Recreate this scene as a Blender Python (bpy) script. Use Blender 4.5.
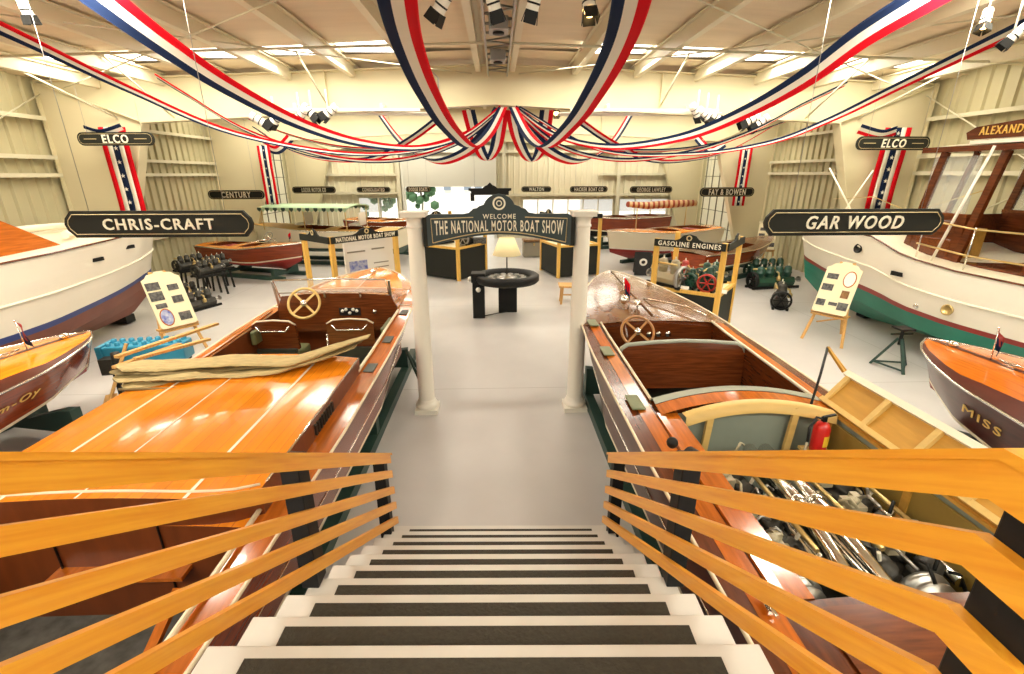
import bpy, math, random
from math import sin, cos, pi, radians, sqrt, atan2
from mathutils import Vector, Matrix
random.seed(7)
SC = bpy.context.scene
for o in list(bpy.data.objects): bpy.data.objects.remove(o)
COL = SC.collection

# ------------------------------------------------------------------ camera
FPX = 468.0
RX = Vector((0.99951039, -0.03121961, -0.00207719)); FW = Vector((0.02879302, 0.94374081, -0.32943018)); UP = Vector((0.01224501, 0.32920908, 0.94417765))
EYE = Vector((0, 0, 3.0))
cd = bpy.data.cameras.new('camera'); cam = bpy.data.objects.new('camera', cd); COL.objects.link(cam)
cd.sensor_width = 36; cd.lens = FPX / 1024 * 36; cd.clip_start = 0.05; cd.clip_end = 200
cam.matrix_world = Matrix(((RX.x, UP.x, -FW.x, EYE.x), (RX.y, UP.y, -FW.y, EYE.y), (RX.z, UP.z, -FW.z, EYE.z), (0, 0, 0, 1)))
SC.camera = cam

def at(x, y, Y):
    "the point of the hall at depth Y along the direction of the picture point (x, y)"
    d = FW + RX * ((x - 512) / FPX) - UP * ((y - 337) / FPX)
    return EYE + d * (Y / d.y)

# ------------------------------------------------------------------ light
w = bpy.data.worlds.new('world'); SC.world = w; w.use_nodes = True
bg = w.node_tree.nodes['Background']; bg.inputs[0].default_value = (1.0, 0.95, 0.84, 1); bg.inputs[1].default_value = .66
def area(name, loc, size, power, rot=(0, 0, 0), col=(1, .93, .79)):
    l = bpy.data.lights.new(name, 'AREA'); l.shape = 'RECTANGLE'; l.size, l.size_y = size; l.energy = power; l.color = col
    o = bpy.data.objects.new(name, l); o.location = loc; o.rotation_euler = rot; COL.objects.link(o); return o
SKY_Y = [(-2.4, -1.2), (5.0, 5.6), (9.65, 10.6), (15.6, 16.6), (21.4, 22.4)]      # roof skylight strips
for i, (a, b) in enumerate(SKY_Y):
    for sx in (-1, 1):
        if i == 1:
            for k in (2, 3, 5): area('skylight_light', (sx * (.33 + 1.33 * (k + .5)), (a + b) / 2, 5.02), (1.1, b - a), 88)
        else: area('skylight_light', (sx * 4.9, (a + b) / 2, 5.0), (8.6, b - a), [300, 0, 200, 190, 190][i])
sl = bpy.data.lights.new('sun', 'SUN'); sl.energy = 5; sl.angle = .01; sl.color = (1, .96, .88); so = bpy.data.objects.new('sun', sl); COL.objects.link(so)
so.rotation_euler = Vector((.2, .5, -1.5)).to_track_quat('-Z', 'Y').to_euler(); so.location = (0, 20, 30)
SC.view_settings.view_transform = 'Standard'; SC.view_settings.look = 'None'; SC.view_settings.gamma = 1
SC.view_settings.use_curve_mapping = False; SC.view_settings.exposure = 0.42

# ------------------------------------------------------------------ materials
MATS = {}
def mat(name, col, rough=.5, metal=0, coat=0, noise=0, nscale=8, stretch=(1, 1, 1), col2=None, planks=None, emit=None, strength=1, alpha=None, trans=0, bump=0, spec=.5, rotx=None):
    m = bpy.data.materials.new(name); m.use_nodes = True; nt = m.node_tree; N = nt.nodes; Lk = nt.links
    b = N['Principled BSDF']
    c4 = (*col, 1)
    b.inputs['Base Color'].default_value = c4; b.inputs['Roughness'].default_value = rough; b.inputs['Metallic'].default_value = metal
    b.inputs['Coat Weight'].default_value = coat; b.inputs['Coat Roughness'].default_value = .03; b.inputs['Specular IOR Level'].default_value = spec
    if trans: b.inputs['Transmission Weight'].default_value = trans
    if alpha is not None: b.inputs['Alpha'].default_value = alpha
    if emit: b.inputs['Emission Color'].default_value = (*emit, 1); b.inputs['Emission Strength'].default_value = strength
    tc = N.new('ShaderNodeTexCoord'); out = None; nz = None
    if noise or bump:
        mp = N.new('ShaderNodeMapping'); mp.inputs['Scale'].default_value = stretch
        if rotx is not None: mp.vector_type = 'TEXTURE'; mp.inputs['Scale'].default_value = tuple(1 / q for q in stretch); mp.inputs['Rotation'].default_value = (rotx, 0, 0)
        Lk.new(tc.outputs['Object'], mp.inputs[0])
        nz = N.new('ShaderNodeTexNoise'); nz.inputs['Scale'].default_value = nscale; nz.inputs['Detail'].default_value = 4; Lk.new(mp.outputs[0], nz.inputs['Vector'])
    if noise:
        rp = N.new('ShaderNodeValToRGB'); rp.color_ramp.elements[0].position = .3; rp.color_ramp.elements[1].position = .7
        c2 = col2 or tuple(max(0, v * (1 - noise)) for v in col)
        rp.color_ramp.elements[0].color = (*c2, 1); rp.color_ramp.elements[1].color = c4
        Lk.new(nz.outputs['Fac'], rp.inputs[0]); out = rp.outputs[0]
    if planks:                       # (axis, width, line share, line colour)
        ax, wd, share, lc = planks
        sp = N.new('ShaderNodeSeparateXYZ'); Lk.new(tc.outputs['Object'], sp.inputs[0])
        m1 = N.new('ShaderNodeMath'); m1.operation = 'DIVIDE'; Lk.new(sp.outputs['XYZ'.index(ax)], m1.inputs[0]); m1.inputs[1].default_value = wd
        m2 = N.new('ShaderNodeMath'); m2.operation = 'FRACT'; Lk.new(m1.outputs[0], m2.inputs[0])
        m3 = N.new('ShaderNodeMath'); m3.operation = 'LESS_THAN'; Lk.new(m2.outputs[0], m3.inputs[0]); m3.inputs[1].default_value = share
        fl = N.new('ShaderNodeMath'); fl.operation = 'FLOOR'; Lk.new(m1.outputs[0], fl.inputs[0])
        wn = N.new('ShaderNodeTexWhiteNoise'); wn.noise_dimensions = '1D'; Lk.new(fl.outputs[0], wn.inputs['W'])
        hs = N.new('ShaderNodeHueSaturation'); mr = N.new('ShaderNodeMapRange'); mr.inputs['To Min'].default_value = .86; mr.inputs['To Max'].default_value = 1.1
        Lk.new(wn.outputs['Value'], mr.inputs['Value']); Lk.new(mr.outputs[0], hs.inputs['Value'])
        if out: Lk.new(out, hs.inputs['Color'])
        else: hs.inputs['Color'].default_value = c4
        mx = N.new('ShaderNodeMixRGB'); Lk.new(m3.outputs[0], mx.inputs[0]); Lk.new(hs.outputs[0], mx.inputs[1]); mx.inputs[2].default_value = (*lc, 1); out = mx.outputs[0]
    if out: Lk.new(out, b.inputs['Base Color'])
    if bump:
        bp = N.new('ShaderNodeBump'); bp.inputs['Strength'].default_value = bump; bp.inputs['Distance'].default_value = .02; Lk.new(nz.outputs['Fac'], bp.inputs['Height']); Lk.new(bp.outputs[0], b.inputs['Normal'])
    MATS[name] = m; return m

mat('deck', (.88, .27, .010), .13, coat=.35, noise=.16, nscale=3, stretch=(14, .8, 14), planks=('X', .075, .04, (.42, .11, .01)))
mat('deck_plain', (.60, .155, .014), .14, coat=.4, noise=.4, nscale=3, stretch=(12, .9, 12))
mat('mahogany', (.15, .036, .009), .2, coat=.22, noise=.5, nscale=4, stretch=(10, 1, 10))
mat('mahogany_x', (.20, .050, .012), .18, coat=.35, noise=.5, nscale=4, stretch=(1, 10, 14))
mat('mahogany_in', (.17, .040, .009), .35, noise=.25, nscale=3, stretch=(6, 6, 1))
mat('mahogany_hull', (.30, .05, .012), .16, coat=.22, spec=.35, noise=.35, nscale=2.5, stretch=(2, .7, 9), planks=('Z', .085, .05, (.10, .02, .006)))
mat('brown_hull', (.09, .018, .010), .28, coat=.1, spec=.25, noise=.4, nscale=2.5, stretch=(2, .7, 9))
mat('bow_varnish', (.10, .030, .008), .17, coat=.18, noise=.8, nscale=2.4, stretch=(1.8, 1.1, 1), col2=(.24, .12, .04), bump=.55, spec=.4)
mat('wheel_wood', (.40, .19, .06), .3, coat=.3)
mat('seam_white', (.80, .70, .50), .35)
mat('fir', (.90, .43, .035), .4, coat=.2, noise=.22, nscale=4, stretch=(16, .8, 16), col2=(.78, .30, .02), rotx=-.579)
mat('fir_post', (.84, .50, .10), .42, noise=.2, nscale=4, stretch=(14, 14, 1))
mat('pine', (.74, .42, .13), .5, noise=.25, nscale=5, stretch=(12, 12, 1))
mat('cream_wood', (.76, .52, .17), .5, noise=.15, nscale=3, stretch=(1, 6, 6))
mat('golden_wood', (.62, .33, .055), .45, noise=.2, nscale=3, stretch=(8, 1, 8))
mat('black_paint', (.010, .010, .009), .5, spec=.25)
mat('post_black', (.012, .013, .014), .55, noise=.3, nscale=20, spec=.25)
mat('sign_black', (.022, .023, .018), .6, spec=.2)
mat('sign_grey', (.055, .075, .078), .6, spec=.25)
mat('sign_gold', (.60, .47, .24), .4)
mat('letter_cream', (.88, .83, .66), .5)
mat('letter_gold', (.82, .52, .10), .35)
mat('step_white', (.66, .63, .57), .5, noise=.08, nscale=5)
mat('grip', (.045, .038, .025), .85, noise=.25, nscale=60, bump=.4)
mat('column_white', (.86, .82, .71), .45)
mat('hull_white', (.92, .86, .72), .3, coat=.3, noise=.04, nscale=1.5)
mat('hull_cream', (.86, .78, .58), .35, coat=.2)
mat('trim_cream', (.85, .80, .64), .4)
mat('green_bottom', (.015, .21, .14), .45, noise=.15, nscale=3)
mat('dark_green', (.018, .05, .038), .5)
mat('boot_blue', (.008, .035, .20), .4)
mat('boot_red', (.28, .022, .016), .4)
mat('copper_bottom', (.20, .05, .022), .45, noise=.2, nscale=3)
mat('chrome', (.82, .80, .74), .14, metal=1)
mat('steel', (.40, .39, .36), .35, metal=.9)
mat('cast', (.07, .066, .055), .5, metal=.4, noise=.4, nscale=12)
mat('cast_green', (.010, .065, .04), .4, coat=.3)
mat('cast_red', (.42, .03, .02), .4, coat=.3)
mat('cast_blue', (.03, .26, .40), .4)
mat('brass', (.62, .45, .18), .3, metal=.8)
mat('cast_cream', (.42, .37, .24), .45)
mat('rubber', (.02, .02, .02), .7)
mat('leather_green', (.17, .19, .085), .45, noise=.25, nscale=8)
mat('leather_dark', (.045, .055, .04), .5, noise=.3, nscale=8)
mat('leather_grey', (.36, .38, .30), .5, noise=.15, nscale=5)
mat('bay_grey', (.26, .30, .24), .6, noise=.2, nscale=2)
mat('olive', (.30, .20, .04), .6, noise=.2, nscale=3)
mat('carpet', (.13, .125, .11), .95, noise=.5, nscale=14)
mat('canvas', (.56, .43, .19), .8, noise=.28, nscale=9, stretch=(1, 5, 6), bump=.5)
mat('canvas_dark', (.22, .16, .06), .85, noise=.25, nscale=9)
mat('red_cloth', (.80, .010, .022), .6)
mat('navy_cloth', (.018, .032, .085), .6)
mat('white_cloth', (.96, .93, .84), .7)
mat('red_paint', (.60, .015, .012), .35, coat=.3)
mat('yellow_paint', (.85, .55, .04), .4)
mat('paper', (.84, .76, .50), .6)
mat('paper_white', (.86, .83, .74), .6)
mat('photo_dark', (.025, .027, .03), .5, noise=.7, nscale=26, col2=(.16, .155, .14))
mat('photo_blue', (.07, .10, .42), .4, noise=.6, nscale=14, col2=(.6, .62, .66))
mat('photo_brown', (.30, .15, .05), .4, noise=.6, nscale=18)
mat('shade', (.86, .74, .42), .7, emit=(1, .78, .40), strength=.15)
mat('bulb', (1, .8, .5), .4, emit=(1, .62, .22), strength=7)
mat('dial', (.85, .82, .72), .3)
mat('canopy_green', (.42, .58, .36), .7)
mat('hall_floor', (.55, .53, .505), .33, noise=.10, nscale=1.3)
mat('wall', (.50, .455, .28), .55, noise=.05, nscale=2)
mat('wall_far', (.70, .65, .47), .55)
mat('frame_paint', (.66, .59, .38), .5)
mat('purlin', (.70, .64, .47), .4)
mat('girt', (.62, .58, .42), .45)
mat('roof', (.74, .62, .44), .7, noise=.10, nscale=2, stretch=(.3, 2.2, 1), bump=.8)
mat('skylight', (.95, .95, .9), .5, emit=(1, .97, .88), strength=3.2)
mat('door_panel', (.74, .72, .58), .45)
mat('door_line', (.16, .15, .10), .6)
mat('rollup', (.66, .65, .56), .45)
mat('glass', (.9, .95, .92), .02, alpha=.18, spec=.8)
mat('glass_far', (.9, .95, .95), .05, alpha=.12)
mat('outside_white', (.9, .9, .88), .7)
mat('outside_grey', (.22, .27, .34), .4)
mat('asphalt', (.85, .85, .8), .9)
mat('leaf', (.05, .12, .05), .8)
mat('sole', (.25, .22, .16), .7)
mat('striped', (.62, .44, .22), .6, planks=('X', .22, .45, (.30, .05, .02)))

for k_ in ('red_cloth', 'white_cloth', 'navy_cloth'):          # thin cloth lets light through
    nt = MATS[k_].node_tree; b_ = nt.nodes['Principled BSDF']; b_.inputs['Specular IOR Level'].default_value = .1
    tr_ = nt.nodes.new('ShaderNodeBsdfTranslucent'); tr_.inputs[0].default_value = b_.inputs['Base Color'].default_value
    mx_ = nt.nodes.new('ShaderNodeMixShader'); mx_.inputs[0].default_value = .45
    nt.links.new(b_.outputs[0], mx_.inputs[1]); nt.links.new(tr_.outputs[0], mx_.inputs[2]); nt.links.new(mx_.outputs[0], nt.nodes['Material Output'].inputs[0])
def floor_joints():
    m = MATS['hall_floor']; nt = m.node_tree; N = nt.nodes; L = nt.links
    tc = N.new('ShaderNodeTexCoord'); b = N.new('ShaderNodeTexBrick'); b.offset = 0; b.inputs['Scale'].default_value = 1
    b.inputs['Brick Width'].default_value = 4.6; b.inputs['Row Height'].default_value = 4.6; b.inputs['Mortar Size'].default_value = .009
    mp = N.new('ShaderNodeMapping'); mp.inputs['Location'].default_value = (2.3, .1, 0); L.new(tc.outputs['Object'], mp.inputs[0]); L.new(mp.outputs[0], b.inputs['Vector'])
    src = N['Principled BSDF'].inputs['Base Color'].links[0].from_socket
    L.new(src, b.inputs['Color1']); L.new(src, b.inputs['Color2']); b.inputs['Mortar'].default_value = (.38, .36, .33, 1)
    L.new(b.outputs[0], N['Principled BSDF'].inputs['Base Color'])
floor_joints()

# ------------------------------------------------------------------ mesh helpers
def frame_from(d):
    d = Vector(d).normalized(); a = Vector((0, 0, 1)) if abs(d.z) < .9 else Vector((0, 1, 0))
    u = d.cross(a).normalized(); v = u.cross(d).normalized(); return u, v
class MB:
    def __init__(s, M=None): s.v = []; s.f = []; s.m = []; s.sm = []; s.M = M
    def add(s, vs, fs, m=0, smooth=False):
        n = len(s.v)
        for p in vs:
            p = Vector(p); s.v.append(s.M @ p if s.M else p)
        for f in fs: s.f.append([n + i for i in f]); s.m.append(m); s.sm.append(smooth)
        return s
    def box(s, c, d, rz=0, m=0, R=None):
        c = Vector(c); hx, hy, hz = d[0] / 2, d[1] / 2, d[2] / 2
        Rm = R if R is not None else Matrix.Rotation(rz, 3, 'Z')
        vs = [c + Rm @ Vector((x, y, z)) for x in (-hx, hx) for y in (-hy, hy) for z in (-hz, hz)]
        return s.add(vs, [(0, 1, 3, 2), (4, 6, 7, 5), (0, 4, 5, 1), (2, 3, 7, 6), (0, 2, 6, 4), (1, 5, 7, 3)], m)
    def bar(s, a, b, wd, th, m=0, side=None):
        "rectangular bar from a to b; wd along side, th across it"
        a, b = Vector(a), Vector(b); d = (b - a).normalized()
        if side is None: u, v = frame_from(d)
        else: u = Vector(side).normalized(); u = (u - d * u.dot(d)).normalized(); v = u.cross(d).normalized()
        q = [u * wd / 2 + v * th / 2, u * wd / 2 - v * th / 2, -u * wd / 2 - v * th / 2, -u * wd / 2 + v * th / 2]
        return s.add([a + k for k in q] + [b + k for k in q], [(0, 1, 2, 3), (7, 6, 5, 4), (0, 4, 5, 1), (1, 5, 6, 2), (2, 6, 7, 3), (3, 7, 4, 0)], m)
    def tube(s, pts, r, seg=8, m=0, closed=False, rs=None):
        pts = [Vector(p) for p in pts]; n = len(pts); vs = []
        u = None
        for i, p in enumerate(pts):
            if closed: d = pts[(i + 1) % n] - pts[i - 1]
            else: d = pts[min(i + 1, n - 1)] - pts[max(i - 1, 0)]
            d.normalize()
            if u is None: u, v = frame_from(d)
            else:
                u = (u - d * u.dot(d)); u = u.normalized() if u.length > 1e-6 else frame_from(d)[0]; v = u.cross(d)
            rr = rs[i] if rs else r
            for k in range(seg):
                a = 2 * pi * k / seg; vs.append(p + (u * cos(a) + v * sin(a)) * rr)
        fs = []
        for i in range(n if closed else n - 1):
            j = (i + 1) % n
            for k in range(seg):
                l = (k + 1) % seg; fs.append((i * seg + k, j * seg + k, j * seg + l, i * seg + l))
        s.add(vs, fs, m, True)
        if not closed:
            k0 = len(s.v) - n * seg
            s.f.append([k0 + k for k in range(seg)]); s.m.append(m); s.sm.append(False)
            s.f.append([k0 + (n - 1) * seg + k for k in range(seg)][::-1]); s.m.append(m); s.sm.append(False)
        return s
    def lathe(s, prof, c=(0, 0, 0), axis=(0, 0, 1), seg=20, m=0, smooth=True):
        c = Vector(c); d = Vector(axis).normalized(); u, v = frame_from(d); vs = []; fs = []
        for r, h in prof:
            for k in range(seg):
                a = 2 * pi * k / seg; vs.append(c + d * h + (u * cos(a) + v * sin(a)) * max(r, 1e-4))
        for i in range(len(prof) - 1):
            for k in range(seg):
                l = (k + 1) % seg; fs.append((i * seg + k, i * seg + l, (i + 1) * seg + l, (i + 1) * seg + k))
        return s.add(vs, fs, m, smooth)
    def cyl(s, a, b, r, seg=12, m=0): 
        a, b = Vector(a), Vector(b); L = (b - a).length
        return s.lathe([(0, 0), (r, 0), (r, L), (0, L)], a, b - a, seg, m, False)
    def ball(s, c, r, m=0, sc=(1, 1, 1), seg=12):
        vs = []; fs = []; R = seg // 2
        for i in range(R + 1):
            for k in range(seg):
                t = pi * i / R; a = 2 * pi * k / seg
                vs.append(Vector(c) + Vector((sin(t) * cos(a) * sc[0], sin(t) * sin(a) * sc[1], cos(t) * sc[2])) * r)
        for i in range(R):
            for k in range(seg):
                l = (k + 1) % seg; fs.append((i * seg + k, (i + 1) * seg + k, (i + 1) * seg + l, i * seg + l))
        return s.add(vs, fs, m, True)
    def prism(s, poly, O, U, V, th, m=0):
        "polygon (u, v) in the plane O + u U + v V, thick th along U x V (centred)"
        O, U, V = Vector(O), Vector(U).normalized(), Vector(V).normalized(); W = U.cross(V).normalized() * th / 2
        n = len(poly); vs = [O + U * a + V * b + W for a, b in poly] + [O + U * a + V * b - W for a, b in poly]
        return s.add(vs, [tuple(range(n)), tuple(range(2 * n - 1, n - 1, -1))] + [(i, n + i, n + (i + 1) % n, (i + 1) % n) for i in range(n)], m)
    def grid(s, rows, m=0, smooth=True, closed=False):
        vs = [p for r in rows for p in r]; c = len(rows[0]); fs = []
        for i in range(len(rows) - 1):
            for j in range(c if closed else c - 1):
                k = (j + 1) % c; fs.append((i * c + j, i * c + k, (i + 1) * c + k, (i + 1) * c + j))
        return s.add(vs, fs, m, smooth)

def wmat(o):
    M = Matrix.Identity(4)
    while o is not None: M = o.matrix_basis @ M; o = o.parent
    return M
def link(name, mb, mats, parent=None, local=False, bevel=0, origin=None):
    if isinstance(mats, str): mats = [mats]
    vs = mb.v
    ob_loc = None
    if parent is not None:
        if not local:
            I = wmat(parent).inverted(); vs = [I @ p for p in vs]
    elif origin is not None or vs:
        if origin is None:
            xs = [p.x for p in vs]; ys = [p.y for p in vs]; zs = [p.z for p in vs]
            origin = Vector(((min(xs) + max(xs)) / 2, (min(ys) + max(ys)) / 2, min(zs)))
        origin = Vector(origin); vs = [p - origin for p in vs]; ob_loc = origin
    me = bpy.data.meshes.new(name); me.from_pydata([tuple(p) for p in vs], [], mb.f)
    for k in mats: me.materials.append(MATS[k])
    me.polygons.foreach_set('material_index', [min(i, len(mats) - 1) for i in mb.m]); me.polygons.foreach_set('use_smooth', mb.sm)
    me.update()
    o = bpy.data.objects.new(name, me); COL.objects.link(o)
    if parent is not None: o.parent = parent
    if ob_loc is not None: o.location = ob_loc
    if bevel:
        b = o.modifiers.new('bevel', 'BEVEL'); b.width = bevel; b.segments = 2; b.limit_method = 'ANGLE'
    return o
def thing(name, label, cat, loc=(0, 0, 0), rz=0, group=None):
    o = bpy.data.objects.new(name, None); COL.objects.link(o); o.empty_display_size = .1
    o.location = loc; o.rotation_euler = (0, 0, rz); o['label'] = label; o['category'] = cat
    if group: o['group'] = group
    return o
def solo(name, mb, mats, label, cat, group=None, kind=None, bevel=0):
    o = link(name, mb, mats, bevel=bevel); o['label'] = label; o['category'] = cat
    if group: o['group'] = group
    if kind: o['kind'] = kind
    return o
def struct(name, mb, mats, parent=None, bevel=0):
    o = link(name, mb, mats, parent, bevel=bevel)
    if parent is None: o['kind'] = 'structure'
    return o
def dup(root, loc, rz=None, label=None):
    r = root.copy(); COL.objects.link(r); r.location = loc
    if rz is not None: r.rotation_euler = (0, 0, rz)
    if label: r['label'] = label
    for ch in list(root.children):
        c = ch.copy(); COL.objects.link(c); c.parent = r
        for g in list(ch.children):
            d = g.copy(); COL.objects.link(d); d.parent = c
    return r

def letters(body, O, U, V, width, height, th=.01, bold=.02, shear=0, warp=None):
    "lettering centred on O, running along U, upright along V"
    cu = bpy.data.curves.new('text', 'FONT'); cu.body = body; cu.size = 1; cu.extrude = .5; cu.offset = bold; cu.resolution_u = 3; cu.shear = shear; cu.space_character = 1.22
    o = bpy.data.objects.new('text', cu); COL.objects.link(o)
    dg = bpy.context.evaluated_depsgraph_get(); me = bpy.data.meshes.new_from_object(o.evaluated_get(dg))
    vs = [v.co.copy() for v in me.vertices]; fs = [tuple(p.vertices) for p in me.polygons]
    bpy.data.objects.remove(o); bpy.data.curves.remove(cu); bpy.data.meshes.remove(me)
    x0, x1 = min(v.x for v in vs), max(v.x for v in vs); y0, y1 = min(v.y for v in vs), max(v.y for v in vs)
    O, U, V = Vector(O), Vector(U).normalized(), Vector(V).normalized(); W = U.cross(V).normalized()
    mb = MB(); out = []
    for v in vs:
        a = ((v.x - x0) / (x1 - x0) - .5); b = ((v.y - y0) / (y1 - y0) - .5)
        hh = height
        vv = b * height
        if warp: vv = warp(a, b)
        out.append(O + U * a * width + V * vv + W * v.z * th)
    return mb.add(out, fs)

def rounded(w_, h_, r, n=5):
    pts = []
    for cx, cy, a0 in ((w_ / 2 - r, h_ / 2 - r, 0), (-w_ / 2 + r, h_ / 2 - r, 90), (-w_ / 2 + r, -h_ / 2 + r, 180), (w_ / 2 - r, -h_ / 2 + r, 270)):
        for k in range(n + 1):
            a = radians(a0 + 90 * k / n); pts.append((cx + r * cos(a), cy + r * sin(a)))
    return pts
def lerp(a, b, t): return a + (b - a) * t
def interp(tab, t):
    if t <= tab[0][0]: return tab[0][1]
    for (a, x), (b, y) in zip(tab, tab[1:]):
        if t <= b:
            s = (t - a) / (b - a); return x + (y - x) * s
    return tab[-1][1]

# ------------------------------------------------------------------ the hall
WL, WR, YB, YF = -9.7, 9.8, 23.5, -3.0
def roofz(x): return 5.32 - .042 * abs(x)
def ceilz(x): return roofz(x)
struct('floor', MB().box((0, 11, -.05), (24, 29.5, .1)), 'hall_floor')
# roof: strips between the skylights
rf = MB(); ys = [YF]
for a, b in SKY_Y: ys += [a, b]
ys.append(YB + .3)
for k in range(0, len(ys), 2):
    a, b = ys[k], ys[k + 1]
    if b - a < .05: continue
    n = max(1, int((b - a) / .3)); rows = []
    for i in range(n + 1):
        y = a + (b - a) * i / n; rows.append([Vector((x, y, roofz(x) + (.02 if i % 4 == 0 else 0) + .012 * sin(i * 2.1 + x))) for x in [WL - .1 + j * (WR - WL + .2) / 30 for j in range(31)]])
    rf.grid(rows)
    rf.box((WL / 2, (a + b) / 2, 5.42), (-WL + .4, b - a, .02), R=Matrix.Rotation(-.042, 3, 'Y')); rf.box((WR / 2, (a + b) / 2, 5.42), (WR + .4, b - a, .02), R=Matrix.Rotation(.042, 3, 'Y'))
struct('ceiling', rf, 'roof')
PX = [.33 + 1.33 * k for k in range(8)]
wi = 1
for a, b in SKY_Y:
    mbs = MB()
    for sx in (-1, 1):
        for k in range(len(PX) - 1):
            if k == 0 or k == 6 or (wi == 2 and k not in (2, 3, 5)): continue
            x0, x1 = sx * (PX[k] + .05), sx * (PX[k + 1] - .05); xm = (x0 + x1) / 2
            mbs.box((xm, (a + b) / 2, roofz(xm) + .05), (abs(x1 - x0), b - a, .02))
    struct('window_%d' % wi, mbs, 'skylight'); wi += 1
    fill = MB()
    for sx in (-1, 1):
        for x0, x1 in ((0, .38), (PX[1] - .05 - 1.33 + .05, PX[1] + .05), (PX[6] - .05, 9.9)):
            fill.box((sx * (x0 + x1) / 2, (a + b) / 2, roofz((x0 + x1) / 2) + .08), (x1 - x0, b - a + .1, .02))
        if wi == 3:
            for k in (1, 4): fill.box((sx * (PX[k] + PX[k + 1]) / 2, (a + b) / 2, roofz((PX[k] + PX[k + 1]) / 2) + .08), (1.4, b - a + .1, .02))
        for x0 in PX[2:6]: fill.box((sx * x0, (a + b) / 2, roofz(x0) + .08), (.12, b - a + .1, .02))
    struct('trim_skylight_edge', fill, 'roof')
for sx in (-1, 1):
    for x in PX:
        if abs(x) > 9.6: continue
        z = roofz(x) - .03
        mb = MB(); mb.box((sx * x, 10.2, z - .11), (.035, 26.4, .22)); mb.box((sx * (x + .035), 10.2, z - .215), (.11, 26.4, .018)); mb.box((sx * (x - .03), 10.2, z - .01), (.1, 26.4, .018))
        struct('trim_purlin', mb, 'purlin')

def hall_frame(Y):
    mb = MB()
    for s in (-1, 1):
        wall = abs(WL if s < 0 else WR) - .08
        zo, zi = 4.83, 4.06
        outer = [(wall, 0), (wall, zo), (0, 5.18)]; inner = [(0, 4.42), (wall - 2.05, zi), (wall - .70, 0)]
        poly = [(s * x, z) for x, z in outer + inner]
        mb.prism(poly, (0, Y, 0), (1, 0, 0), (0, 0, 1), .02)
        for (xa, za), (xb, zb) in zip(outer, outer[1:]): mb.bar((s * xa, Y, za), (s * xb, Y, zb), .2, .025, side=(0, 1, 0))
        for (xa, za), (xb, zb) in zip(inner, inner[1:]): mb.bar((s * xa, Y, za), (s * xb, Y, zb), .26, .03, side=(0, 1, 0))
        mb.bar((s * (wall - 2.05), Y, zi), (s * (wall), Y, zo), .2, .02, side=(0, 1, 0))
        mb.bar((s * 3.6, Y, 4.3), (s * 3.6, Y, 5.05), .2, .02, side=(0, 1, 0))
    struct('trim_frame', mb, 'frame_paint')
for Y in (11.3, 17.4, 23.25): hall_frame(Y)

def ribbed(mb, O, U, w_, z0, z1, nrm, step=.3, d=.05):
    "wall sheet with vertical ribs; O start at floor, U along, nrm into the room"
    O, U, Nn = Vector(O), Vector(U), Vector(nrm); prof = []; x = 0
    while x < w_ - 1e-6:
        for dx, h in ((0, 0), (step * .62, 0), (step * .70, d), (step * .86, d), (step * .94, 0)):
            if x + dx <= w_: prof.append((x + dx, h))
        x += step
    prof.append((w_, 0))
    lo = [O + U * a + Nn * h + Vector((0, 0, z0)) for a, h in prof]; hi = [O + U * a + Nn * h + Vector((0, 0, z1)) for a, h in prof]
    mb.grid([lo, hi], smooth=False); return mb
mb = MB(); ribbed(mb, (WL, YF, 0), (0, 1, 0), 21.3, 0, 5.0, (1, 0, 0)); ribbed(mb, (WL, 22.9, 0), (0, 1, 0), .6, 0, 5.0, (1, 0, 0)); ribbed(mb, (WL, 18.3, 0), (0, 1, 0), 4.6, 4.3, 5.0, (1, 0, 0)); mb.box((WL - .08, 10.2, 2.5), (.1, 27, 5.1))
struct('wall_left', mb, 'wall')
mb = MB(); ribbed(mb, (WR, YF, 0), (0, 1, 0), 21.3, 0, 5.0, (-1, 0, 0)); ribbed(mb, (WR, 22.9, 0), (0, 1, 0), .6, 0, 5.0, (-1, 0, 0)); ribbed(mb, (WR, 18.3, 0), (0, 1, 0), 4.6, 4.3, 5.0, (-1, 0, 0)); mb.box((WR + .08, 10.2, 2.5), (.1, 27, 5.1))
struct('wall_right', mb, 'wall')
# sectional doors near the far corners
for n_, X, s in ((1, WL, 1), (2, WR, -1)):
    mb = MB(); mb.box((X + s * .02, 20.6, 2.15), (.05, 4.5, 4.3))
    for z in (.72, 1.43, 2.15, 2.87, 3.58): mb.box((X + s * .055, 20.6, z), (.02, 4.5, .025), m=1)
    for k in range(7): mb.box((X + s * .06, 18.5 + k * .7, 2.15), (.03, .05, 4.3), m=1)
    struct('door_%d' % n_, mb, ['door_panel', 'door_line'])
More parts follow.
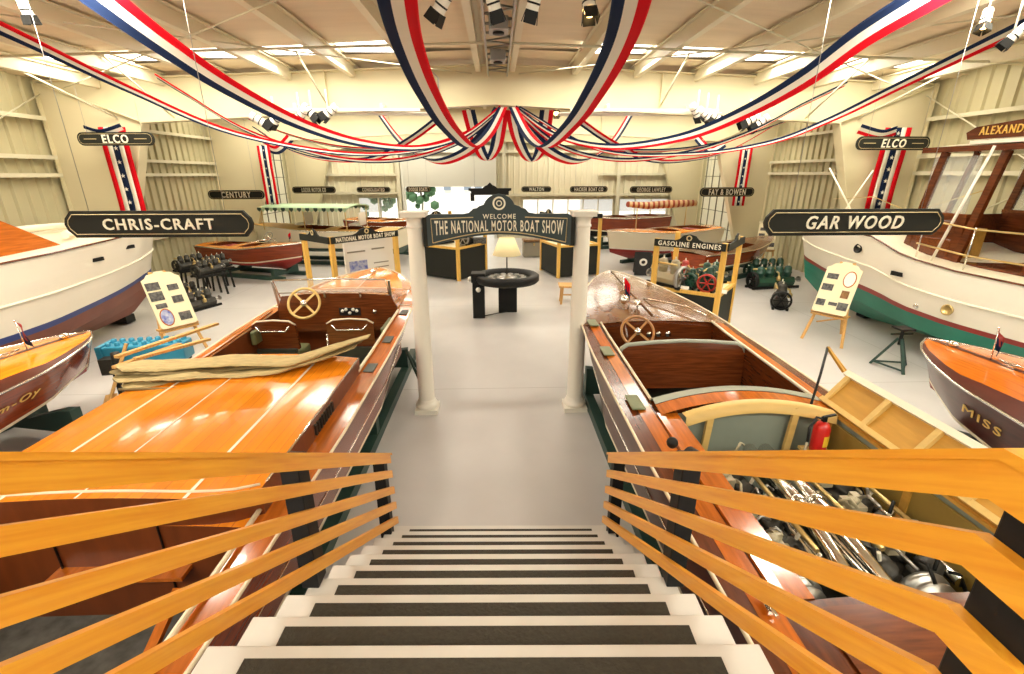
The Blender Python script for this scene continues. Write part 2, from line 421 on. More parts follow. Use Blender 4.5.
# far wall with its openings
OPEN = [(-6.6, -4.75, .7, 1.95), (-4.35, -.15, 0, 2.42), (1.25, 5.65, .75, 1.85), (5.95, 8.3, .75, 1.85)]
mb = MB(); cuts = sorted([WL] + [v for o in OPEN for v in o[:2]] + [WR])
for a, b in zip(cuts, cuts[1:]):
    op = next((o for o in OPEN if abs(o[0] - a) < 1e-6), None)
    spans = [(0, 5.0)] if not op else [(0, op[2]), (op[3] if op[1] != -.15 else 3.95, 5.0)]
    for z0, z1 in spans:
        if z1 - z0 > .01: ribbed(mb, (a, YB, 0), (1, 0, 0), b - a, z0, z1, (0, -1, 0), .26); mb.box(((a + b) / 2, YB + .06, (z0 + z1) / 2), (b - a, .08, z1 - z0))
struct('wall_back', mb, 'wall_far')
for k, (a, b, z0, z1) in enumerate([OPEN[0], OPEN[2], OPEN[3]]):
    mb = MB(); n = max(2, int((b - a) / .72))
    for i in range(n + 1): mb.box((a + (b - a) * i / n, YB, (z0 + z1) / 2), (.05, .1, z1 - z0))
    mb.box(((a + b) / 2, YB, z0), (b - a, .12, .06)); mb.box(((a + b) / 2, YB, z1), (b - a, .12, .06))
    f = struct('window_%d' % (wi + k), mb, 'girt'); g = MB().box(((a + b) / 2, YB + .03, (z0 + z1) / 2), (b - a, .01, z1 - z0)); link('pane', g, 'glass_far', f)
mb = MB(); n = 14
for i in range(n): mb.box((-2.25, YB - .12, 2.42 + (i + .5) * 1.6 / n), (4.3, .05, 1.6 / n * .86)); mb.box((-2.25, YB - .10, 2.42 + (i + .5) * 1.6 / n), (4.3, .04, 1.6 / n))
mb.box((-4.42, YB - .1, 2.0), (.12, .14, 4.0)); mb.box((-.08, YB - .1, 2.0), (.12, .14, 4.0)); mb.box((-2.25, YB - .14, 4.08), (4.6, .36, .3))
struct('door_3', mb, 'rollup')
# girts
for X, s in ((WL, 1), (WR, -1)):
    for z in (1.35, 3.02, 3.38, 4.15):
        mb = MB()
        for y0, y1 in ((YF, 11.15), (11.45, 17.25), (17.55, 18.3)):
            mb.box((X + s * .12, (y0 + y1) / 2, z), (.16, y1 - y0, .02)); mb.box((X + s * .2, (y0 + y1) / 2, z - .03), (.02, y1 - y0, .08))
        struct('trim_girt', mb, 'girt')
for z, x0, x1 in ((2.18, -9.6, -4.5), (3.0, -9.6, -4.5), (3.0, 4.9, 9.7), (2.08, .0, 9.7), (4.0, .0, 9.6)):
    mb = MB().box(((x0 + x1) / 2, YB - .12, z), (x1 - x0, .14, .02)); mb.box(((x0 + x1) / 2, YB - .19, z - .03), (x1 - x0, .02, .1)); struct('trim_girt', mb, 'girt')
for x in (-8.4, -4.6, .35, 5.8, 8.7):
    mb = MB().box((x, YB - .2, 2.4), (.16, .02, 4.8)); mb.box((x, YB - .12, 2.4), (.02, .16, 4.8)); struct('trim_post', mb, 'girt')
# outside the far door
struct('trim_outside_ground', MB().box((0, 32, -.06), (60, 17, .1)), 'asphalt')
t = thing('building', 'white building with dark windows seen through the open roll-up door', 'building', (-2, 33, 0))
link('wall', MB().box((-1, 33, 2.6), (13, 2, 5.2)), 'outside_white', t)
for x in (-3.2, -1.9, -1.2, -.3): link('window', MB().box((x, 31.97, 2.6), (.45, .08, 1.2)), 'outside_grey', t)
link('roof', MB().box((-1, 33, 5.3), (13.6, 2.6, .2)), 'outside_grey', t)
for x, y, tl_ in ((-6.6, 27.4, 'dark leafy tree outside the open roll-up door, leftmost'), (-4.6, 29.6, 'dark leafy tree outside the open roll-up door, nearest the white building')):
    mb = MB(); mb.tube([(x, y, 0), (x + .1, y, 1.3), (x, y, 2.2)], .06)
    for k in range(46):
        c = Vector((x + max(-.9, min(.9, random.gauss(0, .45))), y + random.uniform(-.6, .6), 2.1 + random.gauss(0, .5)))
        mb.ball(c, random.uniform(.14, .30), 1, seg=6)
    solo('tree', mb, ['sole', 'leaf'], tl_, 'tree', 'trees outside the roll-up door')

# roof bracing rods, eave struts
mb = MB()
for s in (-1, 1):
    mb.tube([(s * .4, 5.0, 5.0), (s * 9.0, 11.2, 4.7)], .012, 5); mb.tube([(s * 8.8, 4.9, 4.8), (s * .5, 11.2, 5.0)], .012, 5)
    mb.tube([(s * 9.5, 5.0, 4.6), (s * 9.5, 11.2, 1.2)], .014, 5); mb.tube([(s * 9.5, 5.0, 1.2), (s * 9.5, 11.2, 4.6)], .014, 5)
    mb.tube([(s * 9.0, 10.2, 4.9), (s * 8.1, 11.25, 4.15)], .02, 5); mb.tube([(s * 6.9, 9.6, 5.0), (s * 6.9, 11.25, 4.15)], .02, 5); mb.tube([(s * 3.6, 9.8, 5.1), (s * 3.6, 11.3, 4.35)], .02, 5)
mb.tube([(-9.6, 8.7, 4.72), (0, 8.7, 5.0), (9.6, 8.7, 4.72)], .022, 6)
struct('trim_bracing', mb, 'girt')

# ------------------------------------------------------------------ staircase and railings
RISE, RUN, NST, HW = .152, .236, 12, .918
SR = -.029
def smat(): return Matrix.Translation((0, 3.26, 0)) @ Matrix.Rotation(SR, 4, 'Z')
stair = thing('staircase', 'pale grey staircase with dark grip strips leading down to the aisle', 'staircase', (0, 3.26, 0), SR)
for i in range(NST):
    y, z = -i * RUN, RISE * (i + 1)
    last = i == NST - 1; dp = 1.6 if last else RUN + .03
    mb = MB().box((0, y - dp / 2, z - .02), (2 * HW, dp, .04)); mb.box((0, y - .035, z - .02 - RISE / 2), (2 * HW - .04, .02, RISE)); 
    st = link('step', mb, 'step_white', stair, local=True, bevel=.006)
    link('grip_strip', MB().box((0, y - .048 - (RUN * .80) / 2, z + .002), (2 * (HW - .148), RUN * .80, .005)), 'grip', st, local=True)
for s in (-1, 1):
    mb = MB().prism([(0, 0), (-.02, RISE - .09), (-NST * RUN + RUN - .04, NST * RISE - .09), (-NST * RUN - 1.3, NST * RISE - .09), (-NST * RUN - 1.3, NST * RISE - .35), (-NST * RUN + .2, NST * RISE - .35), (-.35, 0)], (s * (HW - .06), 0, 0), (0, 1, 0), (0, 0, 1), .04)
    link('stringer', mb, 'step_white', stair, local=True)

def railing(s, label):
    t = thing('stair_railing', label, 'railing', (0, 3.26, 0), SR, 'wooden railings either side of the stairs')
    RM = smat() @ Matrix.Translation((0, -3.26, 0))
    X = s * .85
    SL = (2.60 - .985) / (3.09 - .62)
    yb, yt = 3.09, .603
    def zt(y): return .985 + (yb - y) * SL
    # slats: top fascia then four more, landing level beyond the corner
    offs = [(.0, .072), (.155, .066), (.305, .066), (.452, .066), (.598, .066)]
    for k, (o_, h_) in enumerate(offs):
        mb = MB(RM); z0 = -o_ - (.018 if k == 0 else 0)
        xx = X - s * .004
        pts = [(yb + .01 * k, zt(yb + .01 * k) + z0), (yt, zt(yt) + z0), (-1.0, zt(yt) + z0)]
        for (y0, za), (y1, zb) in zip(pts, pts[1:]):
            mb.add([(xx + q * .012, y, z - d * h_) for y, z in ((y0, za), (y1, zb)) for q in (-1, 1) for d in (0, 1)],
                   [(0, 1, 3, 2), (4, 6, 7, 5), (0, 4, 5, 1), (2, 3, 7, 6), (0, 2, 6, 4), (1, 5, 7, 3)])
        link('rail', mb, 'fir', t)
    mb = MB(RM)
    for (y0, za), (y1, zb) in (((yb + .02, zt(yb + .02)), (yt, zt(yt))), ((yt, zt(yt)), (-1.0, zt(yt)))):
        mb.add([(X + q * .028 + s * .004, y, z - d * .02 + .002) for y, z in ((y0, za), (y1, zb)) for q in (-1, 1) for d in (0, 1)],
               [(0, 1, 3, 2), (4, 6, 7, 5), (0, 4, 5, 1), (2, 3, 7, 6), (0, 2, 6, 4), (1, 5, 7, 3)])
    link('handrail', mb, 'fir', t)
    for y, wd in ((3.03, .085), (1.83, .10), (.54, .12), (-.5, .12)):
        base = max(0, min(NST * RISE, RISE * (int((3.26 - y) / RUN) + 1)))
        zt_ = zt(max(y, yt)) - .022
        mb = MB(RM).box((X + s * .052, y, (base + zt_) / 2), (.085, wd, zt_ - base)); 
        link('post', mb, 'post_black', t, bevel=.005)
    return t
railing(-1, 'left stair railing with golden wooden slats on dark posts beside the orange-decked boat')
railing(1, 'right stair railing with golden wooden slats beside the boat with open engine hatch')

# ------------------------------------------------------------------ columns and arch sign
def column(x, y, label):
    t = thing('column', label, 'column', (x, y, 0), 0, 'white columns holding the welcome arch')
    link('base', MB().box((0, 0, .03), (.30, .30, .06)).lathe([(.14, .06), (.15, .09), (.14, .12), (.115, .13), (.12, .16), (.105, .18)], seg=24), 'column_white', t, local=True)
    link('shaft', MB().lathe([(.104, .17), (.104, .8), (.1, 1.5), (.093, 2.42)], seg=28), 'column_white', t, local=True)
    link('capital', MB().lathe([(.093, 2.40), (.103, 2.41), (.103, 2.43), (.094, 2.44), (.096, 2.49), (.13, 2.53)], seg=28).box((0, 0, 2.55), (.28, .28, .04)).box((0, 0, 2.58), (.31, .31, .02)), 'column_white', t, local=True)
column(-.965, 5.66, 'left white column of the welcome arch, beside the orange-decked boat')
column(1.015, 5.66, 'right white column of the welcome arch, beside the brown shiny bow')
t = thing('arch_sign', 'grey-green arched welcome sign with cream lettering between the two white columns', 'sign', (.025, 5.6, 2.15))
top = [(-.83, 2.50)]
outl = [(.80, 2.20), (.84, 2.20), (.84, 2.54), (.80, 2.56), (.42, 2.56), (.34, 2.575), (.32, 2.60)]
outl += [(.30, 2.62), (.26, 2.625), (.235, 2.645)]
outl += [(.19 * cos(a), 2.60 + .185 * sin(a)) for a in [radians(d) for d in (20, 35, 50, 70, 90, 110, 130, 145, 160)]]
outl += [(-.235, 2.645), (-.26, 2.625), (-.30, 2.62), (-.32, 2.60), (-.34, 2.575), (-.42, 2.56), (-.80, 2.56), (-.84, 2.54), (-.84, 2.20), (-.80, 2.20)]
outl += [(-.8 + 1.6 * k / 12, 2.20 + .13 * sin(pi * k / 12)) for k in range(1, 12)]
link('board', MB().prism(outl, (.025, 5.6, 0), (1, 0, 0), (0, 0, 1), .06), 'sign_grey', t)
e = MB()
arc = [(-.78 + 1.56 * k / 14, 2.235 + .125 * sin(pi * k / 14)) for k in range(15)]
loop = [(-.78, 2.235)] + [(-.79, 2.50)] 
e.tube([(.025 + x, 5.565, z) for x, z in arc], .006, 5); e.tube([(.025 - .78, 5.565, 2.235), (.025 - .79, 5.565, 2.51), (.025 - .30, 5.565, 2.525)], .006, 5); e.tube([(.025 + .78, 5.565, 2.235), (.025 + .79, 5.565, 2.51), (.025 + .30, 5.565, 2.525)], .006, 5)
link('gold_border', e, 'sign_gold', t)
link('lettering', letters('WELCOME', (.025, 5.566, 2.535), (1, 0, 0), (0, 0, 1), .38, .055, .01, .01), 'letter_cream', t)
def warp_arch(a, b):
    lo = -.085 + .085 * cos(pi * a); hi = .075 + .0 * cos(pi * a)
    return lerp(lo, hi, b + .5)
link('lettering', letters('THE NATIONAL MOTOR BOAT SHOW', (.025, 5.566, 2.415), (1, 0, 0), (0, 0, 1), 1.50, .15, .01, .015, warp=lambda a, b: lerp(-.095 + .05 * cos(pi * a), .075, b + .5)), 'letter_cream', t)
em = MB().lathe([(.055, 0), (.075, 0), (.075, .012), (.055, .012), (.055, 0)], (.025, 5.572, 2.68), (0, -1, 0), 24); em.lathe([(.022, 0), (.034, 0), (.034, .01), (.022, .01), (.022, 0)], (.025, 5.572, 2.68), (0, -1, 0), 18)
link('emblem', em, 'letter_cream', t)
for s in (-1, 1):
    link('bracket', MB().box((.025 + s * .86, 5.64, 2.36), (.06, .12, .34)), 'sign_black', t)

# ------------------------------------------------------------------ hanging name boards
def board_outline(L, h, big):
    if not big: return rounded(L, h, h * .48, 6)
    c = h * .5; a = L / 2
    return [(a - c * .25, 0.0 + h * .0), (a, h * .12) if False else (a, 0), (a - c * .12, h * .22), (a - c * .5, h * .42), (a - c * .62, h / 2), (-a + c * .62, h / 2), (-a + c * .5, h * .42), (-a + c * .12, h * .22), (-a, 0), (-a + c * .12, -h * .22), (-a + c * .5, -h * .42), (-a + c * .62, -h / 2), (a - c * .62, -h / 2), (a - c * .5, -h * .42), (a - c * .12, -h * .22), (a, -.0001)][1:]
def name_board(text, c, L, h, label, frac=.55, th=.62, big=False, rz=0, group='dark hanging name boards', shear=0, lines=False):
    t = thing('name_board', label, 'sign', c, rz, group)
    U = (1, 0, 0)
    link('board', MB().prism(board_outline(L, h, big), (0, 0, 0), U, (0, 0, 1), .04), 'sign_black', t, local=True)
    # raised border line
    ol = board_outline(L - h * .28, h * .74, big); mb = MB()
    mb.tube([(x, -.024, z) for x, z in ol], h * .014, 4, closed=True); link('gold_border', mb, 'sign_gold', t, local=True)
    link('lettering', letters(text, (0, -.026, 0), U, (0, 0, 1), L * frac, h * th * .7, .012, .016, shear), 'letter_cream', t, local=True)
    if lines:
        link('stroke', MB().box((-L * .33, -.026, 0), (L * .16, .01, h * .05)).box((L * .33, -.026, 0), (L * .16, .01, h * .05)), 'sign_gold', t, local=True)
    for s in (-1, 1): link('hanging_wire', MB().tube([(s * L * .36, 0, h / 2 - .01), (s * L * .36 , 0, ceilz(c[0] + s * L * .36) - c[2] + .02)], .004, 4), 'steel', t, local=True)
    return t
name_board('CHRIS-CRAFT', (-3.78, 5.5, 2.475), 2.06, .29, 'large hanging board reading CHRIS-CRAFT at the left', .59, .60, True)
name_board('GAR WOOD', (4.18, 5.5, 2.455), 2.14, .30, 'large hanging board reading GAR WOOD at the right', .54, .72, True, shear=.18)
name_board('ELCO', (-7.9, 10.8, 3.70), 1.62, .26, 'hanging board reading ELCO high at the left wall', .34, .9, False, -.06, lines=True)
name_board('ELCO', (8.68, 10.8, 3.61), 1.72, .28, 'hanging board reading ELCO high at the right wall', .33, .9, False, .06, lines=True, shear=.15)
name_board('CENTURY', (-7.85, 15, 2.42), 1.66, .26, 'hanging board reading CENTURY above the small mahogany runabout', .52, .95)
name_board('FAY & BOWEN', (7.15, 15, 2.45), 1.70, .27, 'hanging board reading FAY & BOWEN in front of the far right door', .68, .95)
name_board('LOZIER MOTOR CO', (-7.36, 20, 2.40), 1.72, .26, 'hanging board above the green canopy launch, leftmost on the far wall', .56, .9)
name_board('CONSOLIDATED', (-4.98, 20, 2.40), 1.34, .22, 'hanging board second from the left on the far wall', .66, .9)
name_board('DODGE BOATS', (-3.18, 20, 2.41), 1.0, .22, 'short hanging board in front of the half-open roll-up door', .74, .9)
name_board('WALTON', (1.62, 20, 2.40), 1.22, .22, 'hanging board just right of the welcome arch top', .5, .9)
name_board('HACKER BOAT CO', (3.77, 20, 2.39), 1.55, .24, 'hanging board above the right half of the far windows', .76, .9)
name_board('GEORGE LAWLEY', (6.35, 20, 2.37), 1.75, .26, 'hanging board above the striped rolled awning boat', .68, .9)
# black pediment board hanging in the middle
t = thing('pediment_board', 'black hanging board with a stepped pediment above the welcome arch', 'sign', (-.27, 19.5, 2.2))
mb = MB().prism([(-.75, -.12), (.75, -.12), (.75, .02), (.85, .05), (.85, .14), (.3, .14), (.2, .22), (.1, .26), (0, .36), (-.1, .26), (-.2, .22), (-.3, .14), (-.85, .14), (-.85, .05), (-.75, .02)], (-.27, 19.5, 2.32), (1, 0, 0), (0, 0, 1), .06)
link('board', mb, 'black_paint', t)
for s in (-1, 1): link('hanging_wire', MB().tube([(-.27 + s * .6, 19.5, 2.4), (-.27 + s * .6, 19.5, 5.3)], .006, 4), 'steel', t)
link('end_plate', MB().box((-.27 - .7, 19.5, 2.12), (.16, .05, .3)), 'black_paint', t)

# ------------------------------------------------------------------ boats
class Hull:
    "local frame: bow along +y, stern at y = 0; stations t in 0..1"
    def __init__(s, L, b, sheer, chine, cz, keel, rake=.25, camber=.05, flare=.0):
        s.L, s.b, s.sh, s.ch, s.cz, s.k, s.rake, s.cam, s.flare = L, b, sheer, chine, cz, keel, rake, camber, flare
    def B(s, t): return interp(s.b, t)
    def Z(s, t): return interp(s.sh, t)
    def deckpt(s, x, t, dz=0):
        b = max(s.B(t), 1e-4); return Vector((x, t * s.L, s.Z(t) + s.cam * (b / 1.0) * max(0, 1 - (x / b) ** 2) + dz))
    def side(s, sg, t, v):
        "v = 0 keel, 1 sheer"
        b, z = s.B(t), s.Z(t); c, cz, k = interp(s.ch, t), interp(s.cz, t), interp(s.k, t)
        vc = .3
        if v < vc:
            q = v / vc; x, zz = c * q, lerp(k, cz, q ** 1.2)
        else:
            q = (v - vc) / (1 - vc); x = lerp(c, b, q) + s.flare * sin(pi * q) * min(1, b * 3); zz = lerp(cz, z, q)
        y = t * s.L - s.rake * max(0, (z - zz)) * max(0, (t - .6) / .4) ** 2
        return Vector((sg * x, y, zz))
    def hull_mesh(s, bands, n=30, mid=8):
        "bands: list of (v_end, material index)"
        vs = sorted(set([0, .15, .3] + [.3 + .7 * k / mid for k in range(mid + 1)] + [b[0] for b in bands])); mb = MB()
        ts = [1 - (1 - i / n) ** 1.5 for i in range(n + 1)]
        for sg in (-1, 1):
            for v0, v1 in zip(vs, vs[1:]):
                m = next(bm for be, bm in bands if (v0 + v1) / 2 <= be)
                mb.grid([[s.side(sg, t, v0), s.side(sg, t, v1)] for t in ts], m)
        # transom
        pr = [s.side(1, 0, v) for v in vs] + [s.side(-1, 0, v) for v in reversed(vs)]
        for v0, v1 in zip(vs, vs[1:]):
            m = next(bm for be, bm in bands if (v0 + v1) / 2 <= be)
            mb.add([s.side(1, 0, v0), s.side(1, 0, v1), s.side(-1, 0, v1), s.side(-1, 0, v0)], [(0, 1, 2, 3)], m)
        return mb
    def deck_mesh(s, wi, opens, n=48, across=6, m_in=0, m_out=1, lip=0):
        "opens: (y0, y1) cut out inside half-width wi; wi is a table over t"
        ts = set(i / n for i in range(n + 1))
        for a, b in opens: ts |= {a / s.L, b / s.L}
        ts = sorted(ts); mb = MB()
        for t0, t1 in zip(ts, ts[1:]):
            ym = (t0 + t1) / 2 * s.L; cut = any(a < ym < b for a, b in opens)
            def xs(t):
                b = s.B(t); w = min(interp(wi, t), b * .82); return b, w
            for sg in (-1, 1):
                (b0, w0), (b1, w1) = xs(t0), xs(t1)
                mb.grid([[s.deckpt(sg * lerp(w0, b0, q / 2), t0) for q in range(3)], [s.deckpt(sg * lerp(w1, b1, q / 2), t1) for q in range(3)]], m_out)
            if not cut:
                (b0, w0), (b1, w1) = xs(t0), xs(t1)
                mb.grid([[s.deckpt(lerp(-w0, w0, q / across), t0) for q in range(across + 1)], [s.deckpt(lerp(-w1, w1, q / across), t1) for q in range(across + 1)]], m_in)
        return mb
    def line(s, v, r, side=(-1, 1), t0=0, t1=1, n=30, out=.004):
        mb = MB()
        for sg in side:
            pts = [s.side(sg, lerp(t0, t1, i / n), v) + Vector((sg * out, 0, 0)) for i in range(n + 1)]; mb.tube(pts, r, 5)
        return mb
    def tub(s, y0, y1, wi, zf, walls=(1, 1), mw=0, mf=1, n=6):
        mb = MB(); t0, t1 = y0 / s.L, y1 / s.L; ts = [lerp(t0, t1, i / n) for i in range(n + 1)]
        def w(t): return min(interp(wi, t), s.B(t) * .82)
        for sg in (-1, 1):
            mb.grid([[s.deckpt(sg * w(t), t), Vector((sg * min(w(t), s.B(t) * .9), t * s.L, zf))] for t in ts], mw, False)
        mb.grid([[Vector((-w(t), t * s.L, zf)), Vector((w(t), t * s.L, zf))] for t in ts], mf, False)
        for t, on in ((t0, walls[0]), (t1, walls[1])):
            if on:
                top = [s.deckpt(lerp(-w(t), w(t), q / 6), t) for q in range(7)]; mb.grid([top, [Vector((p.x, p.y, zf)) for p in top]], mw, False)
        return mb
def boatM(x, y, rz): return Matrix.Translation((x, y, 0)) @ Matrix.Rotation(rz, 4, 'Z')

def cradle(label, cx, cy, rz, L, hw, ztop, name='boat_cradle', nbunk=2, m='dark_green', group='dark green boat cradles'):
    t = thing(name, label, 'cradle', (cx, cy, 0), rz, group)
    for s in (-1, 1):
        link('skid', MB().box((s * hw, 0, .06), (.12, L, .12)), m, t, local=True)
    for k in range(nbunk):
        y = lerp(-L * .36, L * .36, k / max(1, nbunk - 1))
        mb = MB().prism([(-hw - .05, .12), (hw + .05, .12), (hw + .05, ztop), (hw - .12, ztop - .02), (0, max(.16, ztop - .16)), (-hw + .12, ztop - .02), (-hw - .05, ztop)], (0, y, 0), (1, 0, 0), (0, 0, 1), .12)
        link('bunk', mb, m, t, local=True)
    return t

def steering_wheel(parent, c, r, nrm, mrim='cream_wood', spokes=4, local=True, name='steering_wheel'):
    c = Vector(c); d = Vector(nrm).normalized(); u, v = frame_from(d)
    w_ = link(name, MB().tube([c + (u * cos(a) + v * sin(a)) * r for a in [2 * pi * k / 32 for k in range(32)]], r * .085, 8, closed=True), mrim, parent, local=local)
    for k in range(spokes):
        a = 2 * pi * k / spokes + pi / 4; link('spoke', MB().bar(c, c + (u * cos(a) + v * sin(a)) * r, r * .14, r * .05, side=d.cross(u * cos(a) + v * sin(a))), mrim, w_, local=local)
    link('hub', MB().lathe([(0, -.03), (r * .22, -.03), (r * .22, .02), (r * .1, .04), (0, .04)], c, d, 14).cyl(c - d * .03, c - d * .35, r * .08), 'chrome', w_, local=local)
    return w_
def flag_staff(parent, p, h, cloth='red_cloth', cloth2='navy_cloth', lean=(-.1, 0, 1)):
    p = Vector(p); d = Vector(lean).normalized()
    st = link('flag_staff', MB().tube([p, p + d * h], .006, 6).ball(p + d * h, .012), 'chrome', parent, local=True)
    rows = []
    for i in range(7):
        q = i / 6; rows.append([p + d * (h * lerp(.95, .35, j / 3)) + Vector((.02 + q * .075, .02 * sin(q * 5 + j), -q * .10)) for j in range(4)])
    fl = MB(); fl.grid([r for r in rows]); 
    fl.m = [0 if k % 6 in (0, 1, 3) else 1 for k in range(len(fl.m))]
    o = link('flag', fl, [cloth, 'navy_cloth'], st, local=True)
    so = o.modifiers.new('s', 'SOLIDIFY'); so.thickness = .004
    return st
def cleat(parent, p, rz=0, s=1):
    M = Matrix.Translation(Vector(p)) @ Matrix.Rotation(rz, 4, 'Z')
    link('cleat', MB(M).box((0, 0, .01), (.03 * s, .1 * s, .02 * s)).tube([(0, -.09 * s, .035 * s), (0, -.04 * s, .03 * s), (0, .04 * s, .03 * s), (0, .09 * s, .035 * s)], .009 * s, 6).cyl((0, 0, 0), (0, 0, .035 * s), .012 * s, 8), 'chrome', parent, local=True)

# ---- left foreground runabout (stern under the stairs, bow away)
LX, LY = -2.28, .78
H1 = Hull(8.25, [(0, .93), (.08, 1.0), (.3, 1.06), (.6, 1.06), (.72, 1.02), (.80, .93), (.88, .74), (.94, .50), (.98, .24), (1, .02)],
          [(0, 1.08), (.5, 1.10), (.75, 1.17), (1, 1.30)], [(0, .88), (.5, .92), (.75, .72), (.9, .34), (1, .01)],
          [(0, .42), (.6, .44), (.85, .58), (1, .80)], [(0, .34), (.7, .30), (.9, .42), (1, .72)], rake=.15, camber=.05)
WI1 = [(0, .82), (.1, .88), (.8, .84), (1, .5)]
b1 = thing('runabout', 'large runabout with glossy orange deck, seats and folded canvas top beside left railing', 'boat', (LX, LY, 0))
link('hull', H1.hull_mesh([(.3, 0), (.36, 1), (1.01, 2)], mid=10), ['dark_green', 'seam_white', 'mahogany_hull'], b1, local=True)
O1 = [(.25, 1.42), (3.55, 5.75)]
link('deck', H1.deck_mesh(WI1, O1), ['deck', 'deck_plain'], b1, local=True)
link('rub_rail', H1.line(1, .012), 'seam_white', b1, local=True)
link('side_trim', H1.line(.62, .006), 'chrome', b1, local=True)
ck = link('cockpit', H1.tub(3.55, 5.75, WI1, .50, mw=0, mf=1), ['mahogany_in', 'leather_dark'], b1, local=True)
ck2 = link('cockpit', H1.tub(.25, 1.42, WI1, .48, mw=0, mf=1), ['mahogany_in', 'carpet'], b1, local=True)
# raised engine hatch with crowned top between the cockpits (y 1.55 .. 3.5)
def crown(x, hw, z0, h): return z0 + h * (1 - (x / hw) ** 2)
hw = .885; mb = MB(); N = 14
ys_ = [1.45, 1.50, 1.58, 2.0, 2.5, 3.0, 3.58]
def hatch_front(x): return 1.42 + .12 * (abs(x) / hw) ** 6
rows = [[Vector((x, lerp(hatch_front(x), 3.60, j / 8), crown(x, hw, 1.27, .055))) for x in [lerp(-hw, hw, i / N) for i in range(N + 1)]] for j in range(9)]
mb.grid(rows, 0)
link('engine_hatch', mb, 'deck', b1, local=True)
mb = MB()
for sg in (-1, 1): mb.add([(sg * hw, hatch_front(hw), 1.27), (sg * hw, 3.6, 1.27), (sg * hw, 3.6, 1.08), (sg * hw, hatch_front(hw), 1.08)], [(0, 1, 2, 3)])
mb.grid([[r for r in rows[0]], [Vector((p.x, p.y, 1.06)) for p in rows[0]]], 0, False); mb.grid([rows[-1], [Vector((p.x, p.y, .9)) for p in rows[-1]]], 0, False)
link('hatch_side', mb, 'mahogany_in', b1, local=True)
for x, wd in ((-.48, .022), (-.05, .012), (.02, .0), (.53, .022)):
    if wd: link('hatch_seam', MB().grid([[Vector((x + q * wd / 2, lerp(hatch_front(x), 3.58, j / 6), crown(x, hw, 1.27, .055) + .003)) for q in (-1, 1)] for j in range(7)]), 'seam_white', b1, local=True)
link('hatch_seam', MB().tube([Vector((x, hatch_front(x) + .06, crown(x, hw, 1.27, .055) + .002)) for x in [lerp(-hw + .02, hw - .02, i / 16) for i in range(17)]], .009, 5), 'seam_white', b1, local=True)
link('hatch_edge', MB().tube([(hw, 1.62, 1.27), (hw, 3.6, 1.27)], .008, 5), 'chrome', b1, local=True)
for s in (-1, 1):
    v = link('louvre_vent', MB().box((s * (hw + .004), 2.55, 1.18), (.012, .42, .11)), 'chrome', b1, local=True)
    mb = MB()
    for k in range(8): mb.box((s * (hw + .014), 2.37 + k * .052, 1.18), (.012, .03, .085))
    link('slot', mb, 'black_paint', v, local=True)
    link('vent_ring', MB().lathe([(.02, 0), (.034, 0), (.034, .012), (.02, .012), (.02, 0)], (s * (hw + .002), 2.0, 1.18), (s, 0, 0), 16), 'chrome', b1, local=True)
# coamings
for s in (-1, 1):
    mb = MB().tube([H1.deckpt(s * .875, (3.55 + 2.05 * i / 10) / 8.25, .03) for i in range(11)], .018, 6)
    link('coaming', mb, 'seam_white' if s > 0 else 'deck_plain', b1, local=True)
    mb = MB().tube([H1.deckpt(s * .86, (.25 + 1.3 * i / 6) / 8.25, .03) for i in range(7)], .016, 6); link('coaming', mb, 'seam_white', b1, local=True)
for y in (3.72, 4.55, 5.6):
    link('step_pad', MB(Matrix.Translation((.955, y, H1.Z(y / 8.25) + .012))).box((0, 0, 0), (.10, .22, .012)), 'leather_dark', b1, local=True)
# deck seams forward
mb = MB()
mb.tube([H1.deckpt(0, lerp(.74, .99, i / 8), .004) for i in range(9)], .008, 4)
for tt in (.72, .82): mb.tube([H1.deckpt(lerp(-H1.B(tt), H1.B(tt), i / 10), tt, .004) for i in range(11)], .007, 4)
link('deck_seam', mb, 'seam_white', b1, local=True)
cleat(b1, H1.deckpt(0, .88, .0)); cleat(b1, H1.deckpt(.3, .8, 0), .3, .8)
link('bow_light', MB().ball(H1.deckpt(0, .94, .03), .05, 0, (1, 1.4, .8)), 'chrome', b1, local=True)
# dash, windshield
dash = link('dashboard', MB().prism([(-.84, .86), (.84, .86), (.84, 1.20), (.76, 1.38), (0, 1.42), (-.76, 1.38), (-.84, 1.20)], (0, 5.72, 0), (1, 0, 0), (0, 0, 1), .03), 'mahogany_x', b1, local=True)
gp2 = link('gauge_panel', MB().box((.17, 5.70, 1.15), (.30, .012, .11)), 'black_paint', dash, local=True)
for x, z in ((.07, 1.165), (.17, 1.135), (.27, 1.165), (.12, 1.185), (.22, 1.185)):
    link('gauge', MB().lathe([(0, 0), (.022, 0), (.022, .02), (0, .02)], (x, 5.70, z), (0, -1, 0), 14), 'dial', dash, local=True)
link('gauge', MB().lathe([(0, 0), (.028, 0), (.028, .02), (0, .02)], (.52, 5.70, 1.15), (0, -1, 0), 14), 'chrome', dash, local=True)
link('cowl', MB().grid([[Vector((x, y, lerp(H1.deckpt(x, y / 8.25).z, z, q))) for x, z in ((-.84, 1.20), (-.76, 1.38), (-.4, 1.41), (0, 1.42), (.4, 1.41), (.76, 1.38), (.84, 1.20))] for y, q in ((5.72, 1), (5.9, .8), (6.2, .45), (6.5, .15), (6.75, 0))]), 'deck_plain', b1, local=True)
ws = link('windshield_frame', MB().tube([(-.80, 5.76, 1.34), (-.82, 5.66, 1.62), (.0, 5.64, 1.64), (.72, 5.66, 1.62), (.74, 5.76, 1.34)], .013, 6).tube([(-.80, 5.73, 1.42), (0, 5.71, 1.45), (.73, 5.73, 1.42)], .010, 6), 'chrome', b1, local=True)
